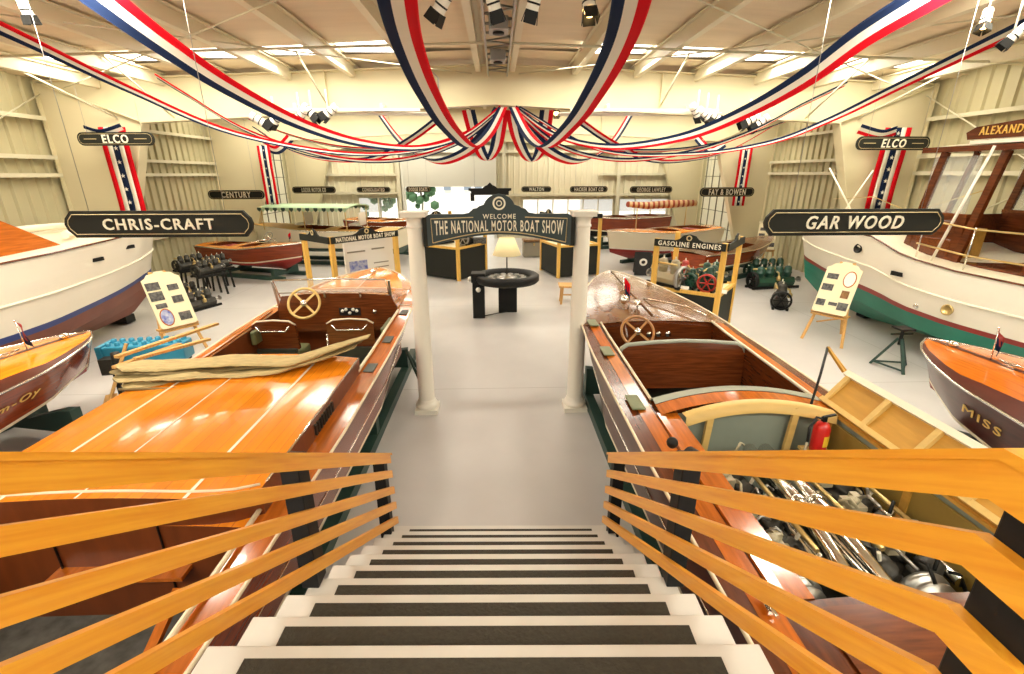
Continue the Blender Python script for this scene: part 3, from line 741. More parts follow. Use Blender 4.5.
link('windshield_glass', MB().prism([(-.79, 1.43), (.72, 1.43), (.71, 1.61), (-.81, 1.61)], (0, 5.69, 0), (1, 0, 0), (0, 0, 1), .006), 'glass', ws, local=True)
for x in (-.15, .35): link('windshield_clamp', MB().box((x, 5.69, 1.40), (.025, .03, .07)), 'chrome', ws, local=True)
for x in (-.84, .76): link('windshield_bracket', MB().bar((x, 5.80, 1.12), (x, 5.68, 1.60), .03, .025), 'steel', ws, local=True)
steering_wheel(b1, (-.33, 5.40, 1.36), .205, (.05, -1, .55))
for x, h in ((.0, 1.02), (-.10, .9)):
    link('gear_lever', MB().tube([(x, 5.35, .5), (x + .02, 5.4, h)], .012, 6).ball((x + .02, 5.4, h), .022), 'chrome', b1, local=True)
# bucket seats
def bucket(parent, x, y, zt, wd, mback='mahogany_x'):
    o = link('seat', MB().box((x, y + .22, .72), (wd * .92, .42, .13)).box((x, y + .2, .58), (wd * .85, .36, .2)), 'leather_green', parent, local=True, bevel=.03)
    poly = [(-wd / 2, -.36), (wd / 2, -.36), (wd / 2, -.03), (wd * .36, .02), (0, .035), (-wd * .36, .02), (-wd / 2, -.03)]
    link('seat_back', MB().prism(poly, (x, y, zt), (1, 0, 0), (0, -.12, 1), .05), mback, parent, local=True)
    link('seat_cushion', MB().box((x, y + .05, zt - .2), (wd * .9, .06, .34)), 'leather_green', parent, local=True, bevel=.02)
    link('seat_edge', MB().tube([(x + a, y - .0 + .12 * 0, zt + b + .004) for a, b in poly[2:]], .012, 6), 'seam_white', parent, local=True)
    link('seat_handle', MB().tube([(x - wd * .38, y - .035, zt - .03), (x - wd * .28, y - .045, zt - .10), (x + wd * .28, y - .045, zt - .10), (x + wd * .38, y - .035, zt - .03)], .011, 6), 'chrome', parent, local=True)
    link('seat_base', MB().box((x, y - .01, zt - .46), (wd * .9, .06, .22)), 'leather_dark', parent, local=True)
bucket(b1, -.60, 5.02, 1.20, .56); bucket(b1, .36, 5.06, 1.20, .60)
link('bench_seat', MB().box((0, 3.86, .70), (1.6, .45, .30)), 'leather_green', b1, local=True, bevel=.03)
link('floor_board', MB().box((0, 4.3, .53), (1.4, .5, .03)), 'cream_wood', b1, local=True)
link('side_cushion', MB().box((-.80, 5.1, 1.05), (.06, .5, .18)), 'leather_green', b1, local=True, bevel=.02)
link('side_cushion', MB().box((.80, 5.2, 1.05), (.06, .5, .18)), 'leather_green', b1, local=True, bevel=.02)
# aft cockpit fittings
link('shelf', MB().box((.1, 1.37, .84), (.75, .10, .025)), 'deck_plain', b1, local=True)
for x in (-.25, .35): link('panel_line', MB().box((x, 1.412, .86), (.005, .012, .55)), 'black_paint', b1, local=True)
for x in (-.52, -.45): link('door_knob', MB().ball((x, 1.40, 1.0), .016), 'chrome', b1, local=True)
link('bench_seat', MB().box((-.25, .45, .72), (1.0, .35, .16)), 'leather_green', b1, local=True, bevel=.03)
link('side_panel', MB().bar((.55, .3, .50), (.55, 1.2, .9), .05, .03), 'deck_plain', b1, local=True)
# folded canvas top
cv = thing('folded_canvas_top', 'folded tan canvas top lying across the orange-decked boat behind the seats', 'canvas top', (-2.35, 4.3, 1.2))
zc = 1.24; yl, yr = 4.12, 4.35
def layer(zz, ry, rz_, xa, xb, dy, seed):
    rnd = random.Random(seed); n = 36; rows = []
    sec = [(-1, 0), (-.86, .7), (-.4, 1), (.1, .75), (.5, 1.05), (.9, .6), (1, 0), (.8, -.7), (.3, -1), (-.3, -.8), (-.85, -.8)]
    for i in range(n + 1):
        q = i / n; x = lerp(xa, xb, q); up = max(0, q - .72) / .28
        y = lerp(3.98, 4.12, q) + dy + .015 * sin(q * 9 + seed) + up * .42; z = zz + .008 * sin(q * 13 + seed * 2) + up * .05
        k = (1 - .55 * up ** 2) * (1 + .10 * sin(q * 21 + seed) + rnd.uniform(-.08, .08)) * min(1, .35 + q * 12)
        rows.append([Vector((x, y + a * ry * k, z + b * rz_ * (1 + rnd.uniform(-.25, .25)) * k)) for a, b in sec])
    m = MB().grid(rows, closed=True, smooth=False); m.add(rows[0], [tuple(range(11))]); m.add(rows[-1], [tuple(range(11))]); return m
for k, (zz, ry, rr, xa, xb, dy) in enumerate(((1.285, .15, .020, -3.25, -1.62, -.16), (1.315, .13, .014, -3.36, -1.50, -.12), (1.345, .16, .020, -3.34, -1.42, -.12), (1.375, .13, .012, -3.40, -1.36, -.08), (1.405, .13, .018, -3.34, -1.30, -.06))):
    link('canvas_fold', layer(zz, ry, rr, xa, xb, dy, k), 'canvas' if k not in (1, 3) else 'canvas_dark', cv)  # darker layers put the shade of the creases into the canvas colour
link('strap', MB().tube([(-3.2, 3.68, 1.29), (-2.9, 3.66, 1.30), (-2.4, 3.66, 1.305), (-1.8, 3.72, 1.30)], .012, 5), 'canvas_dark', cv)
for (a, b) in (((-3.42, 4.0, 1.46), (-3.15, 5.1, 1.42)), ((-3.3, 4.05, 1.42), (-3.05, 4.75, 1.36)), ((-3.38, 3.9, 1.40), (-3.22, 4.55, 1.38))):
    link('top_bow', MB().bar(a, b, .05, .025), 'pine', cv)
cradle('dark green cradle under the orange-decked runabout at the left', LX, 4.9, 0, 5.6, .80, .42, nbunk=3)
for y in (6.0,):
    t = thing('prop_stand', 'thin dark metal prop bracing the right side of the orange-decked boat', 'prop', (-1.05, y, 0))
    link('pole', MB().tube([(-1.02, y, .02), (-1.24, y - .1, .78)], .02, 6), 'dark_green', t); link('pole', MB().tube([(-.98, y + .22, .02), (-1.24, y - .1, .78)], .02, 6), 'dark_green', t)

# ---- right foreground runabout with the open engine hatch
RX_, RY_ = 1.98, .55
H2 = Hull(7.6, [(0, .88), (.1, .93), (.3, .965), (.55, .965), (.68, .92), (.78, .80), (.87, .60), (.94, .36), (.98, .17), (1, .02)],
          [(0, 1.13), (.4, 1.15), (.6, 1.18), (.8, 1.26), (1, 1.38)], [(0, .82), (.5, .86), (.75, .60), (.9, .26), (1, .01)],
          [(0, .45), (.6, .48), (.85, .66), (1, .9)], [(0, .38), (.7, .34), (.9, .5), (1, .8)], rake=.35, camber=.06, flare=.0)
WI2 = [(0, .70), (.1, .70), (.8, .70), (1, .4)]
b2 = thing('runabout', 'dark mahogany runabout with open cream-ribbed engine hatch and twin engines beside right railing', 'boat', (RX_, RY_, 0))
link('hull', H2.hull_mesh([(.3, 0), (.35, 1), (1.01, 2)], mid=10), ['dark_green', 'seam_white', 'brown_hull'], b2, local=True)
EB = (1.02, 2.74); CK = (2.98, 4.12); CF = (4.28, 4.98)
link('deck', H2.deck_mesh(WI2, [(.0 + .02, .35), EB, (CK[0], CF[1])], m_in=0), ['mahogany', 'mahogany'], b2, local=True)
FD = MB()
ts = [lerp(4.98 / 7.6, .995, i / 16) for i in range(17)]
FD.grid([[H2.deckpt(lerp(-H2.B(t) * .97, H2.B(t) * .97, q / 12), t, .006) for q in range(13)] for t in ts])
link('fore_deck', FD, 'bow_varnish', b2, local=True)
link('rub_rail', H2.line(1, .012), 'seam_white', b2, local=True)
link('side_trim', H2.line(.66, .008), 'chrome', b2, local=True)
link('cockpit', H2.tub(CK[0], CF[1], WI2, .52), ['mahogany', 'leather_dark'], b2, local=True)
link('engine_bay', H2.tub(EB[0], EB[1], WI2, .50), ['bay_grey', 'cast'], b2, local=True)
link('cockpit', H2.tub(.02, .35, WI2, .5), ['mahogany', 'leather_dark'], b2, local=True)
for s in (-1, 1):
    link('coaming', MB().tube([H2.deckpt(s * .70, lerp(CK[0], CF[1], i / 10) / 7.6, .02) for i in range(11)], .014, 6), 'seam_white', b2, local=True)
    link('bay_edge', MB().bar(H2.deckpt(s * .70, EB[0] / 7.6, .01), H2.deckpt(s * .70, EB[1] / 7.6, .01), .05, .02), 'deck_plain' if s < 0 else 'golden_wood', b2, local=True)
    link('covering_board', MB().grid([[H2.deckpt(s * x, lerp(.02, .66, i / 14), .004) for x in (.735, .845)] for i in range(15)]), 'deck_plain', b2, local=True)
link('inner_plank', MB().grid([[H2.deckpt(x, t_, .006) for x in (-.70, -.56)] for t_ in (EB[0] / 7.6, .2, .28, EB[1] / 7.6)]).add([H2.deckpt(-.56, EB[0] / 7.6, .006), H2.deckpt(-.56, EB[1] / 7.6, .006), H2.deckpt(-.56, EB[1] / 7.6, -.12), H2.deckpt(-.56, EB[0] / 7.6, -.12)], [(0, 1, 2, 3)]), 'deck_plain', b2, local=True)
link('bay_panel', MB().box((.675, 1.9, .85), (.02, 1.6, .56)), 'olive', b2, local=True)
for y in (1.12, 1.9, 2.68): link('bay_panel_frame', MB().box((.66, y, .85), (.02, .05, .60)), 'golden_wood', b2, local=True)
# arched bulkhead deck between cockpit and engines
def arcrow(y, z0, h, hw_, yb=0, n=14): return [Vector((x, y + yb * (1 - (x / hw_) ** 2), z0 + h * (1 - (x / hw_) ** 2))) for x in [lerp(-hw_, hw_, i / n) for i in range(n + 1)]]
link('seat_top_pad', MB().grid([arcrow(3.02, 1.15, .07, .70, .0), arcrow(2.95, 1.22, .08, .70, .05), arcrow(2.86, 1.21, .09, .70, .05)]), 'leather_grey', b2, local=True)
link('bulkhead_deck', MB().grid([arcrow(2.86, 1.205, .09, .70, .05), arcrow(2.70, 1.20, .09, .70, .05)]), 'deck_plain', b2, local=True)
link('hatch_frame', MB().grid([[p + Vector((.07, 0, 0)) for p in arcrow(*q_)] for q_ in ((2.70, 1.215, .085, .61, .05), (2.63, 1.21, .085, .60, .05), (2.62, 1.13, .085, .60, .05))]), 'cream_wood', b2, local=True)
link('bench_back', MB().grid([arcrow(3.03, 1.18, .07, .69), arcrow(3.06, .85, .0, .69)]), 'mahogany_x', b2, local=True)
link('bench_seat', MB().box((0, 3.25, .78), (1.36, .42, .14)), 'leather_dark', b2, local=True, bevel=.03)
# front seat back, broad and rounded
sb = [(-.66, -.44), (.66, -.44), (.69, -.06), (.66, .0), (.6, .035), (.3, .06), (0, .07), (-.3, .06), (-.6, .035), (-.66, .0), (-.69, -.06)]
link('seat_back', MB().prism(sb, (.02, 4.17, 1.20), (1, 0, 0), (0, .18, 1), .05), 'mahogany_x', b2, local=True)
link('seat_rail', MB().tube([(.02 + a, 4.17 + .18 * b, 1.205 + b) for a, b in sb[2:]], .028, 8), 'leather_grey', b2, local=True)
link('front_seat', MB().box((.02, 4.42, .80), (1.3, .40, .14)), 'leather_dark', b2, local=True, bevel=.03)
steering_wheel(b2, (-.35, 4.60, 1.25), .19, (.0, -1, .8), 'wheel_wood')
link('dashboard', MB().prism([(-.70, .8), (.70, .8), (.70, 1.19), (0, 1.25), (-.70, 1.19)], (0, 4.96, 0), (1, 0, 0), (0, 0, 1), .03), 'mahogany_x', b2, local=True)
for x in (-.1, .02, .14): link('gauge', MB().lathe([(0, 0), (.035, 0), (.035, .02), (0, .02)], (x, 4.94, 1.10), (0, -1, 0), 14), 'chrome', b2, local=True)
link('spotlight', MB().lathe([(0, 0), (.05, .01), (.065, .08), (.0, .09)], (-.30, 5.42, 1.40), (.2, 1, .1), 14).cyl((-.30, 5.46, 1.24), (-.30, 5.46, 1.36), .015), 'chrome', b2, local=True)
link('horn', MB().lathe([(.012, 0), (.014, .12), (.045, .2)], (-.16, 5.3, 1.36), (.3, 1, 0), 12).cyl((-.14, 5.38, 1.25), (-.14, 5.38, 1.36), .01), 'chrome', b2, local=True)
flag_staff(b2, (-.22, 5.72, 1.28), .40)
link('handrail', MB().tube([(.1, 5.9, 1.31), (.16, 5.7, 1.34), (.5, 5.35, 1.34), (.66, 5.05, 1.30)], .012, 6), 'chrome', b2, local=True)
link('deck_ridge', MB().tube([H2.deckpt(.0, lerp(.68, .985, i / 8), .014) for i in range(9)], .012, 6), 'bow_varnish', b2, local=True)
for x, y in ((-.82, 4.1), (-.84, 2.95), (-.80, 5.0)):
    link('step_pad', MB().box((x, y, H2.Z(y / 7.6) + .035), (.11, .25, .012)), 'leather_green', b2, local=True)
o = link('siren', MB().lathe([(0, 0), (.05, .01), (.055, .09), (.03, .12), (0, .12)], (-.76, 2.05, 1.28), (.4, -1, 0), 14).cyl((-.76, 2.03, 1.16), (-.76, 2.03, 1.28), .025).ball((-.80, 2.2, 1.26), .04), 'black_paint', b2, local=True)
for y in (1.0, .6): cleat(b2, (-.80, y, 1.17))
link('vent_ring', MB().lathe([(.03, 0), (.055, .0), (.06, .03), (.03, .03), (.03, 0)], (-.71, 1.1, 1.12), (-1, 0, 0), 16), 'chrome', b2, local=True)
# ribs in the bay
for s, xs in ((-1, 0),):
    for y in (1.35, 1.8, 2.25): link('bay_rib', MB().bar((s * .685, y, .52), (s * .685, y, 1.14), .04, .02), 'golden_wood' if s > 0 else 'bay_grey', b2, local=True)
for x in (-.34, .34): link('bay_rib', MB().bar((x, 2.70, .55), (x + .03, 2.68, 1.26), .05, .03, side=(1, 0, 0)), 'cream_wood', b2, local=True)
link('stern_gloss_patch', MB().grid([[H2.deckpt(x, t, .012) for x in (-.60, -.2, .2, .60)] for t in (.065, .095, .128)]), 'mahogany_x', b2, local=True)  # varnished patch added on the plain deck to catch the skylight reflection
link('stern_panel', MB().box((0, .985, .97), (1.38, .03, .34)), 'deck_plain', b2, local=True)
# the open lid, leaning outwards on the right
lid = link('hatch_lid', MB().add([(.69, .8, 1.19), (.69, 2.86, 1.22), (.89, 2.90, 1.42), (.89, .75, 1.42), (.71, .8, 1.16), (.71, 2.86, 1.19), (.91, 2.90, 1.39), (.91, .75, 1.39)], [(0, 1, 2, 3), (4, 7, 6, 5), (0, 3, 7, 4), (1, 5, 6, 2), (2, 6, 7, 3), (0, 4, 5, 1)]), 'golden_wood', b2, local=True)
link('lid_rim', MB().bar((.90, .73, 1.43), (.90, 2.92, 1.43), .05, .06, side=(.33, 0, .3)), 'trim_cream', lid, local=True)
link('lid_rim', MB().bar((.70, .78, 1.215), (.70, 2.88, 1.235), .04, .03, side=(.33, 0, .3)), 'cream_wood', lid, local=True)
for y in (2.84, 2.42, 2.0, 1.6, 1.2, .85):
    link('lid_rib', MB().bar((.70, y, 1.225), (.88, y + .02, 1.43), .045, .03, side=(0, 1, 0)), 'cream_wood', lid, local=True)
link('lid_strut', MB().tube([(.50, 2.72, 1.20), (.70, 2.95, 1.42), (.86, 3.15, 1.58)], .010, 6), 'black_paint', b2, local=True)
link('lid_prop', MB().bar((.86, 3.15, 1.58), (.92, 2.98, 1.42), .025, .02).bar((.86, 3.15, 1.58), (.99, 3.05, 1.40), .025, .02), 'golden_wood', b2, local=True)

def vee_engine(x, y, z, label, L=1.15):
    t = thing('marine_engine', label, 'engine', (x, y, z), 0, 'twin engines in the open engine bay')
    link('crankcase', MB().prism([(-.14, 0), (.14, 0), (.17, .14), (.10, .24), (-.10, .24), (-.17, .14)], (0, 0, 0), (1, 0, 0), (0, 0, 1), L), 'cast', t, local=True, bevel=.012)
    n = 6
    for s in (-1, 1):
        for k in range(n):
            yy = lerp(-L * .42, L * .36, k / (n - 1)); b0 = Vector((s * .07, yy, .2)); b1_ = Vector((s * .17, yy, .38))
            c = link('cylinder', MB().lathe([(.065, 0), (.065, .05), (.075, .055), (.075, .075), (.065, .08), (.065, .12), (.075, .125), (.075, .145), (.065, .15), (.055, .2), (0, .21)], b0, b1_ - b0, 12), 'cast', t, local=True)
            link('spark_plug', MB().cyl(b1_, b1_ + Vector((s * .02, 0, .06)), .012, 6), 'trim_cream', c, local=True)
        link('exhaust_manifold', MB().tube([(s * .25, -L * .5, .30), (s * .25, L * .42, .30)], .038, 10), 'chrome', t, local=True)
        link('ignition_harness', MB().tube([(s * .17, -L * .42, .46), (s * .175, L * .36, .46)], .016, 6), 'brass', t, local=True)
    for k in range(3):
        yy = lerp(-L * .3, L * .25, k / 2); link('carburettor', MB().box((0, yy, .38), (.1, .13, .08)).box((.03, yy + .03, .43), (.05, .06, .05)).lathe([(.02, 0), (.035, .02), (.035, .04), (.015, .05), (0, .05)], (-.02, yy - .02, .42), (0, 0, 1), 12).tube([(-.1, yy, .36), (0, yy, .38), (.1, yy, .36)], .02, 6), 'cast_cream', t, local=True)
    link('flywheel', MB().lathe([(.05, -.03), (.15, -.03), (.16, -.02), (.16, .03), (.13, .03), (.12, 0), (.05, .0)], (0, L * .5 + .05, .2), (0, 1, 0), 20), 'steel', t, local=True)
    g = link('gearbox', MB().lathe([(0, 0), (.13, 0), (.15, .03), (.15, .05), (.12, .055), (.12, .08), (.14, .085), (.14, .10), (.09, .12), (.07, .20), (.05, .24), (.05, .30), (0, .30)], (0, -L * .5, .26), (0, -1, 0), 20), 'steel', t, local=True)
    rnd = random.Random(int(x * 100))
    for k in range(30):
        a = Vector((rnd.uniform(-.22, .22), rnd.uniform(-L * .5, L * .5), rnd.uniform(.3, .50))); b = a + Vector((rnd.uniform(-.12, .12), rnd.uniform(-.25, .25), rnd.uniform(-.1, .06)))
        link('pipe', MB().tube([a, (a + b) / 2 + Vector((0, 0, .05)), b], .011, 5), rnd.choice(['cast_cream', 'steel', 'black_paint', 'black_paint']), t, local=True)
    link('mount', MB().box((-.17, 0, .05), (.08, L * .9, .06)).box((.17, 0, .05), (.08, L * .9, .06)), 'steel', t, local=True)
    return t
vee_engine(RX_ - .36, RY_ + 1.98, .52, 'left engine of the twin pair in the open engine bay')
vee_engine(RX_ + .36, RY_ + 1.98, .52, 'right engine of the twin pair, under the raised hatch lid')
for k, x in enumerate((-.07, .05)):
    solo('exhaust_pipe', MB().tube([(RX_ + x, RY_ + 2.5, 1.0), (RX_ + x, RY_ + 1.8, 1.0), (RX_ + x * 1.3, RY_ + 1.5, .96), (RX_ + x * 1.8, RY_ + 1.12, .9)], .05, 12, rs=[.05, .05, .04, .028]).lathe([(.055, 0), (.062, .02), (.055, .04)], (RX_ + x, RY_ + 1.9, 1.0), (0, -1, 0), 12), 'chrome', 'long polished exhaust pipe between the twin engines, %s of the two' % ('left' if k == 0 else 'right'), 'exhaust pipe', 'exhaust pipes between the engines')
cradle('dark green timber cradle under the boat with the open engine hatch', RX_, 4.0, 0, 5.2, .74, .50, nbunk=3)
# fire extinguisher in the bay
t = thing('fire_extinguisher', 'red fire extinguisher with yellow label in the open engine bay', 'fire extinguisher', (2.47, 3.08, .96))
link('cylinder', MB().lathe([(0, 0), (.052, .0), (.058, .02), (.058, .20), (.04, .24), (.018, .255), (0, .255)], (0, 0, 0), (0, 0, 1), 18), 'red_paint', t, local=True)
link('label', MB().grid([[Vector((.0595 * cos(a), .0595 * sin(a), z)) for z in (.06, .15)] for a in [radians(d) for d in range(-100, 20, 12)]]), 'yellow_paint', t, local=True)
link('valve', MB().box((0, 0, .27), (.03, .03, .04)).bar((-.01, 0, .29), (.08, 0, .31), .02, .012), 'black_paint', t, local=True)
link('hose', MB().tube([(0, 0, .27), (-.06, 0, .29), (-.1, 0, .2), (-.09, 0, .08)], .01, 6), 'rubber', t, local=True)
solo('hook_shelf', MB().box((2.47, 3.10, .945), (.2, .12, .02)).bar((2.47, 3.15, .55), (2.47, 3.15, .95), .04, .03), 'cream_wood', 'small cream wooden ledge carrying the red fire extinguisher', 'shelf')

# ---- small side boats
def small_boat(label, bow, rz, L, bmax, zs, text, tx, tsg, hullm, deckm, bluff=1.0, group=None):
    "bow point in the hall; the boat lies behind it"
    stern = Vector(bow) - Vector((-sin(rz), cos(rz), 0)) * L
    t = thing('runabout', label, 'boat', (stern.x, stern.y, 0), rz, group)
    H = Hull(L, [(0, bmax * .8), (.3, bmax), (.6, bmax * .97), (.75, bmax * .84), (.85, bmax * .64), (.93, bmax * .40), (.98, bmax * .17), (1, .01)],
             [(0, zs - .12), (.6, zs - .06), (1, zs + .04)], [(0, bmax * .7), (.5, bmax * .82), (.8, bmax * .5), (1, .01)], [(0, .45), (.6, .45), (1, .62)], [(0, .36), (.8, .34), (1, .55)], rake=.4, camber=.09)
    link('hull', H.hull_mesh([(.3, 0), (.36, 1), (1.01, 2)]), ['boot_red', 'seam_white', hullm], t, local=True)
    W = [(0, bmax * .62), (1, bmax * .62)]
    cy = (.2 * L, .62 * L)
    link('deck', H.deck_mesh(W, [cy]), [deckm, 'brown_hull'], t, local=True)
    link('cockpit', H.tub(cy[0], cy[1], W, .5), ['mahogany', 'leather_green'], t, local=True)
    link('coaming', MB().tube([H.deckpt(lerp(-1, 1, i / 12) * bmax * .60, cy[1] / L, .03) for i in range(13)], .02, 6), 'leather_green', t, local=True)
    link('rub_rail', H.line(1, .014), 'chrome', t, local=True)
    link('king_plank', MB().grid([[H.deckpt(x, lerp(cy[1] / L, .985, i / 8), .004) for x in (-.035, .035)] for i in range(9)]), 'brown_hull', t, local=True)
    flag_staff(t, H.deckpt(0, .84, 0), .36, 'boot_red'); cleat(t, H.deckpt(0, .80, 0), 0, 1.2)
    link('bow_light', MB().ball(H.deckpt(0, .93, .03), .045, 0, (1, 1.5, .8)), 'chrome', t, local=True)
    link('stem_band', MB().tube([H.side(1, .999, v) for v in (.1, .3, .5, .7, .85, 1)], .014, 6), 'chrome', t, local=True)
    vb = H.deckpt(.30 * tsg * -1, .70, .02); link('vent', MB().lathe([(.05, 0), (.05, .03), (.03, .05), (0, .055)], vb, (0, 0, 1), 14), 'dial', t, local=True)
    # lettering on one side of the hull
    p = H.side(tsg, tx, .70) ; q = H.side(tsg, tx + .04, .70); r_ = H.side(tsg, tx, .82)
    U = (q - p) * (1 if tsg < 0 else -1); U = -U if tsg < 0 else U
    U = (p - q) if tsg < 0 else (q - p)
    U = U * 1.0
    Vv = (r_ - p)
    # readable from outside: U x V must point outwards
    if (U.cross(Vv)).x * tsg < 0: U = -U
    # front face of letters is +W = U x V
    link('name_lettering', letters(text, p + U.cross(Vv).normalized() * .012, U, Vv, .12 * len(text), .11, .006, .0, .25), 'letter_gold', t, local=True)
    return t, H
small_boat('small glossy runabout with orange deck and dark red flag at the far left edge', (-5.40, 6.05, 0), -.20, 4.6, .86, 1.0, 'm-Oy', .70, 1, 'mahogany_hull', 'deck')
small_boat('dark brown runabout lettered MISS on its bow at the right edge', (5.20, 5.20, 0), .05, 4.6, .93, 1.06, 'MISS', .70, -1, 'brown_hull', 'deck_plain')
cradle('dark green cradle under the small runabout at the far left edge', -5.85, 3.9, -.20, 3.6, .6, .42)
cradle('dark green cradle under the MISS runabout at the right edge', 5.3, 3.2, .06, 3.2, .6, .42)

# ---- white cruisers
def cruiser(label, bow, rz, L, bmax, sheer, wl, bottom, boot, mir, rub):
    stern = Vector(bow) - Vector((-sin(rz), cos(rz), 0)) * L
    t = thing('cabin_cruiser', label, 'boat', (stern.x, stern.y, 0), rz)
    H = Hull(L, [(0, bmax * .8), (.3, bmax), (.6, bmax), (.75, bmax * .9), (.86, bmax * .68), (.94, bmax * .40), (.985, bmax * .14), (1, .015)],
             sheer, [(0, bmax * .7), (.5, bmax * .80), (.8, bmax * .36), (.93, bmax * .10), (1, .012)], [(0, .55), (.6, .5), (1, .75)], [(0, .30), (.75, .14), (.92, .25), (1, .6)], rake=.30, camber=.05, flare=.05)
    def vwl(z):  # hull parameter at the waterline near midships
        s_, c_ = interp(sheer, .7), .55; return .3 + .7 * (z - c_) / (s_ - c_)
    v0 = vwl(wl)
    link('hull', H.hull_mesh([(v0, 0), (v0 + .05, 1), (1.01, 2)], n=34, mid=12), [bottom, boot, 'hull_white'], t, local=True)
    link('rub_rail', H.line(rub, .022), 'trim_cream', t, local=True)
    link('toe_rail', H.line(1, .016), 'mahogany', t, local=True)
    return t, H
lc, HL = cruiser('large white cruiser with blue waterline and orange cabin along the left wall', (-7.55, 10.7, 0), -.115, 8.4, 1.30, [(0, 1.80), (.45, 1.84), (.7, 1.93), (.86, 2.0), (1, 2.08)], .80, 'copper_bottom', 'boot_blue', 1, .70)
W = [(0, .9), (1, .6)]
link('deck', HL.deck_mesh(W, []), ['hull_cream', 'hull_cream'], lc, local=True)
mb = MB(); y0, y1 = 1.0, 5.35
prof = [(-.98, 1.82), (-.90, 2.62), (-.5, 2.74), (0, 2.78), (.5, 2.74), (.90, 2.62), (.98, 1.82)]
rows = [[Vector((x, y0, z)) for x, z in prof], [Vector((x, 4.4, z + .03)) for x, z in prof], [Vector((x * .94, 5.65, 1.88 + (z - 1.84) * .02)) for x, z in prof]]
mb.grid(rows, 0, False); mb.add(rows[0], [tuple(range(7))])
link('cabin', mb, 'deck_plain', lc, local=True)
for sg in (-1, 1):
    for y in (4.3, 3.3):
        link('cabin_window', MB().prism([(-.4, -.12), (.2, -.12), (.32, -.04), (.28, .06), (.1, .13), (-.4, .13)], (sg * .965, y, 2.26), (0, 1, 0), (0, 0, 1), .03), 'black_paint', lc, local=True)
    link('fairlead', MB().tube([HL.deckpt(sg * .5, .80, .08), HL.deckpt(sg * .35, .90, .1), HL.deckpt(sg * .02, .985, .12)], .02, 6), 'deck_plain', lc, local=True)
    for tt, v in ((.70, .86), (.80, .88)): 
        p = HL.side(sg, tt, v); link('vent_slot', MB().box(p + Vector((sg * .01, 0, 0)), (.03, .20, .06)), 'black_paint', lc, local=True)
link('coaming', MB().tube([HL.deckpt(lerp(-.75, .75, i / 12), (6.6 - .8 * (lerp(-1, 1, i / 12)) ** 2) / 8.4, .10) for i in range(13)], .06, 8), 'trim_cream', lc, local=True)
rc, HR = cruiser('large white cruiser with green bottom and mahogany deckhouse along the right wall', (7.45, 11.5, 0), .125, 9.4, 1.25, [(0, 1.52), (.50, 1.62), (.585, 1.70), (.62, 1.80), (.66, 1.93), (.72, 1.96), (.86, 2.0), (1, 2.08)], .86, 'green_bottom', 'boot_red', 1, .72)
link('deck', HR.deck_mesh(W, []), ['hull_cream', 'hull_cream'], rc, local=True)
for tt in (.70, .50, .30):
    p = HR.side(-1, tt, .86 if tt > .6 else .62); link('porthole', MB().lathe([(0, .01), (.06, .01), (.06, .03), (.085, .03), (.085, 0)], p, (-1, 0, .1), 18), 'brass' if tt < .6 else 'black_paint', rc, local=True)
p = HR.side(-1, .60, .80); link('hawse_slot', MB().box(p, (.06, .2, .07)), 'black_paint', rc, local=True)
p = HR.side(-1, .56, .55); link('vent_fitting', MB().lathe([(0, .03), (.03, .03), (.05, 0)], p, (-1, 0, 0), 14), 'chrome', rc, local=True)
# deckhouse: posts leaning, framed windows, panelled lower sides, roof, name arch
dh = link('deckhouse', MB().box((0, 2.4, 1.66), (1.7, 4.8, .06)), 'mahogany', rc, local=True); dh.location = (0, .85, 0)
for sg in (-1, 1):
    X = sg * .86
    for y, ly in ((5.05, 4.80), (4.2, 3.95), (3.25, 3.1), (2.2, 2.15), (1.1, 1.1)):
        link('house_post', MB().bar((X, y, 1.66), (X, ly, 3.30), .10, .07, side=(0, 1, 0)), 'mahogany', dh, local=True)
    for ya, yb_ in ((4.2, 5.0), (1.1, 3.2)):
        link('house_panel', MB().box((X, (ya + yb_) / 2, 2.02), (.05, yb_ - ya, .68)), 'mahogany', dh, local=True)
        n = 1 if yb_ - ya < 1 else 4
        for k in range(n):
            wd = (yb_ - ya) / n; yc = ya + wd * (k + .5)
            for zc_, hh in ((1.88, .26), (2.2, .18)): link('raised_panel', MB().box((X + sg * .03, yc, zc_), (.02, wd * .7, hh)), 'mahogany_x', dh, local=True, bevel=.008)
        link('house_window', MB().box((X, (ya + yb_) / 2, 2.82), (.01, yb_ - ya - .1, .84)), 'glass', dh, local=True)
        link('window_sill', MB().box((X, (ya + yb_) / 2, 2.38), (.08, yb_ - ya, .05)), 'mahogany_x', dh, local=True)
link('house_front', MB().box((0, 5.0, 2.0), (1.7, .05, .66)), 'mahogany', dh, local=True)
for x in (-.28, .28): link('house_post', MB().bar((x, 5.0, 2.3), (x, 4.80, 3.30), .06, .06), 'mahogany', dh, local=True)
link('roof_edge', MB().box((0, 2.2, 3.34), (1.95, 5.8, .08)), 'mahogany', dh, local=True)
link('roof', MB().grid([[Vector((x, y, 3.385 + .06 * (1 - (x / .95) ** 2))) for x in (-.95, -.5, 0, .5, .95)] for y in (-.6, 2, 4.9)]).box((0, 1.9, 3.42), (1.97, 5.0, .05)), 'hull_white', dh, local=True)
nb = link('name_arch', MB().prism([(-1.0, 0), (.82, 0), (.86, .10), (.74, .17), (.1, .23), (-.4, .25), (-1.0, .25)], (-.93, 3.1, 3.46), (0, 1, 0), (0, 0, 1), .05), 'mahogany', rc, local=True); nb.location = (0, 1.4, 0)
link('name_lettering', letters('ALEXANDRA', (-.965, 3.42, 3.57), (0, -1, 0), (0, 0, 1), .70, .11, .01, .01), 'letter_gold', nb, local=True)
